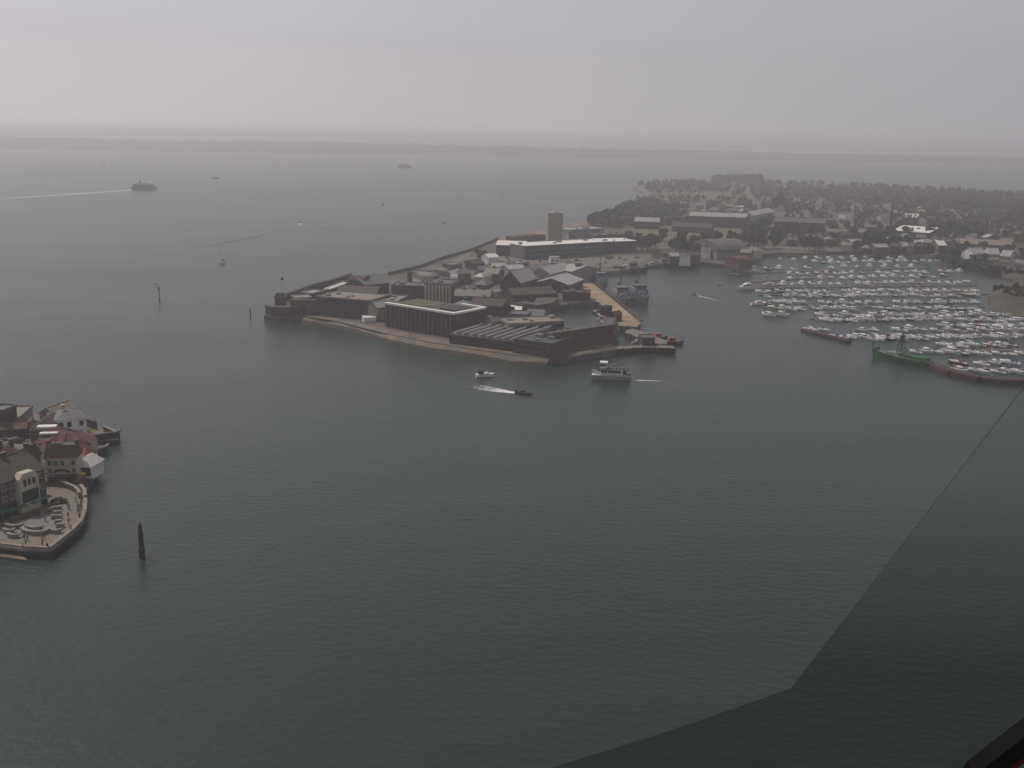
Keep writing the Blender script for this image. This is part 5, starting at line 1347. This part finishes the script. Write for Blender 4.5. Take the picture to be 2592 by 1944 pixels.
# far woods as one mass each
def wood(lab, poly, k, seed, hmin=7, hmax=12, leafs=None, per=34, g=G):
    leafs = leafs or (LEAF + LEAF + [LEAF_P]); rr = random.Random(seed); c = MB()
    xs = [p[0] for p in poly]; ys = [p[1] for p in poly]
    def inside(x, y):
        r_ = False; j = len(poly) - 1
        for i in range(len(poly)):
            if (poly[i][1] > y) != (poly[j][1] > y) and x < (poly[j][0] - poly[i][0]) * (y - poly[i][1]) / (poly[j][1] - poly[i][1]) + poly[i][0]: r_ = not r_
            j = i
        return r_
    done = 0
    while done < k:
        x, y = rr.uniform(min(xs), max(xs)), rr.uniform(min(ys), max(ys))
        if not inside(x, y): continue
        done += 1; p0 = P(x, y, g); h = rr.uniform(hmin, hmax); w = h * rr.uniform(.45, .7); m = rr.choice(leafs)
        for i in range(per):
            v = Vector((rr.gauss(0, 1), rr.gauss(0, 1), rr.gauss(0, 1))).normalized() * rr.uniform(.6, 1.05)
            p = p0 + Vector((v.x * w * .75, v.y * w * .75, h * .55 + v.z * h * .45)); s_ = rr.uniform(.9, 1.9)
            q = Euler((rr.uniform(0, 6), rr.uniform(0, 6), rr.uniform(0, 6))).to_matrix()
            c.add([p + q @ Vector(e) * s_ for e in ((-1, -.6, 0), (1, -.7, .2), (.9, .7, 0), (-.8, .8, -.2))], [(0, 1, 2, 3)], m)
    return tag(c.build('woodland'), lab, None, None, 'stuff')
wood('far woodland along the headland coast', [(1612, 470), (1700, 464), (1800, 458), (1960, 463), (2250, 475), (2592, 496), (2700, 510), (2700, 545), (2400, 530), (2100, 510), (1900, 498), (1800, 488), (1650, 492), (1636, 482)], 1050, 31)
wood('woodland covering the far fort mound', [(1800, 460), (1802, 452), (1850, 449), (1925, 450), (1938, 460)], 120, 32, 8, 11, g=G + 6)
wood('woodland between the town and the far coast', [(1650, 505), (1900, 505), (2100, 515), (2400, 535), (2700, 550), (2700, 640), (2480, 610), (2400, 580), (2100, 545), (1960, 540), (1700, 530)], 400, 33)
wood('scattered gardens and trees of the town', [(1980, 545), (2400, 560), (2450, 640), (2200, 632), (1960, 625)], 170, 34, 4, 8)
wood('shore scrub behind the office block', [(1500, 560), (1600, 520), (1640, 505), (1700, 530), (1740, 545), (1600, 575), (1520, 580)], 210, 35)
wood('woodland right of the hospital field', [(1600, 566), (1740, 562), (1740, 572), (1600, 576)], 60, 36, 4, 7)
wood('scrub on the brown bank', [(2520, 735), (2592, 722), (2680, 725), (2700, 790), (2592, 760), (2530, 755)], 70, 37, 2, 4, g=4)
wood('scrub on the creek bank', [(2370, 657), (2450, 662), (2592, 700), (2500, 690)], 110, 38, 2, 4, g=2)

# ------------------------------------------------------------------ small clutter in the fort yards
rr = random.Random(77)
vp = sorted([(rr.uniform(1185, 1370), rr.uniform(650, 668)) for _ in range(18)] + [(rr.uniform(1450, 1620), rr.uniform(653, 670)) for _ in range(22)])
cm3 = [('white', MATS['white_car_paint']), ('silver', SILVER), ('dark', CARD), ('blue', CARB)]
cp = {}
for i, (x, y) in enumerate(vp):
    nm, m = cm3[rr.randrange(4)]
    lab = f'{nm} car {ordn(i if x < 1400 else i - sum(1 for q in vp if q[0] < 1400))} from left in {"shore side" if x < 1400 else "harbour side"} naval car park'
    if nm not in cp: cp[nm] = car(lab, P(x, y, G + .2), .1, m, group='cars in the naval car parks')
    else: dup(cp[nm], P(x, y, G + .2), rr.choice([.1, 1.6]), lab, 'cars in the naval car parks')

# ------------------------------------------------------------------ viewing deck window: corner bar, and added pane tinted like a dark reflection
WY = 1.25
def W_(x, y, off=0.):
    """point of the leaning window plane seen at a photo pixel"""
    d = CM.to_3x3() @ Vector(((x - 1296) / FPX, -(y - 972) / FPX, -1))
    nrm = Vector((0, 1, .25)).normalized()
    p0 = Vector((0, WY + off, CAMZ))
    t_ = (p0 - Vector((0, 0, CAMZ))).dot(nrm) / d.dot(nrm)
    return Vector((0, 0, CAMZ)) + d * t_, nrm
gm = bpy.data.materials.new('reflection_tint_glass'); gm.use_nodes = True
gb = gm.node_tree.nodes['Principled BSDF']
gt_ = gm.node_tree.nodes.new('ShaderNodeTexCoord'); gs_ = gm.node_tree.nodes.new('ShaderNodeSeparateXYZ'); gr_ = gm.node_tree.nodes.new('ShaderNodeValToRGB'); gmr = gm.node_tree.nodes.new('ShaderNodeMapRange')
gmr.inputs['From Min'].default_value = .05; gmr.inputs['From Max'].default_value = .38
gr_.color_ramp.elements[0].color = (.61, .6, .6, 1); gr_.color_ramp.elements[1].color = (.97, .97, .97, 1)  # tint imitates a dark reflection, clearer towards the top
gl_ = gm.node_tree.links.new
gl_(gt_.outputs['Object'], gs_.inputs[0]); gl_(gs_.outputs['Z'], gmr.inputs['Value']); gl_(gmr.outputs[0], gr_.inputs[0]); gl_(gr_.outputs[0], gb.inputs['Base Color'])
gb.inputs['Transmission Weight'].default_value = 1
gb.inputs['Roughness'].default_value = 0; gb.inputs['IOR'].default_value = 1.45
FRM = mat('window_bar_paint', (.02, .016, .016), var=.3, rough=.4, scale=20)
FRE = mat('red_window_gasket', (.12, .03, .03), var=.2, rough=.5, scale=20)
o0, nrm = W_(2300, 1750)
win_ = thing('window_with_reflection', 'viewing window pane with painted dark reflection and black bar in the lower right corner', 'window', o0)
def wpoly(pts, th, m, name, off=0.):
    q = [W_(x, y, off)[0] - o0 for x, y in pts]; k = len(q)
    b = MB(); vs = q + [p + nrm * th for p in q]
    b.add(vs, [tuple(range(k)), tuple(range(k, 2 * k))[::-1]] + [((i + 1) % k, i, k + i, k + (i + 1) % k) for i in range(k)], m)
    return b.build(name, win_)
wpoly([(1300, 2200), (1330, 1966), (1700, 1850), (2004, 1744), (2262, 1409), (2640, 918), (3100, 500), (3100, 2200)][::-1], .0015, gm, 'added_reflection_pane')  # cut to the outline of the dark reflection that the tint imitates
wpoly([(2410, 2060), (2466, 1962), (2598, 1862), (2800, 1720), (2830, 1760), (2640, 1880), (2500, 1990), (2470, 2060)][::-1], .03, FRM, 'bar', -.03)
wpoly([(2472, 2060), (2502, 1990), (2642, 1880), (2832, 1760), (2838, 1766), (2648, 1888), (2508, 1996), (2480, 2060)][::-1], .034, FRE, 'gasket', -.032)
mb = MB(); mb.box((0, -2.6, 98.25), (9, 7.2, .1), mat('added_dark_floor', (.02, .02, .022), var=.2))  # unseen deck floor, added so the pane reflects something dark
tag(mb.build('added_unseen_floor'), kind='structure')
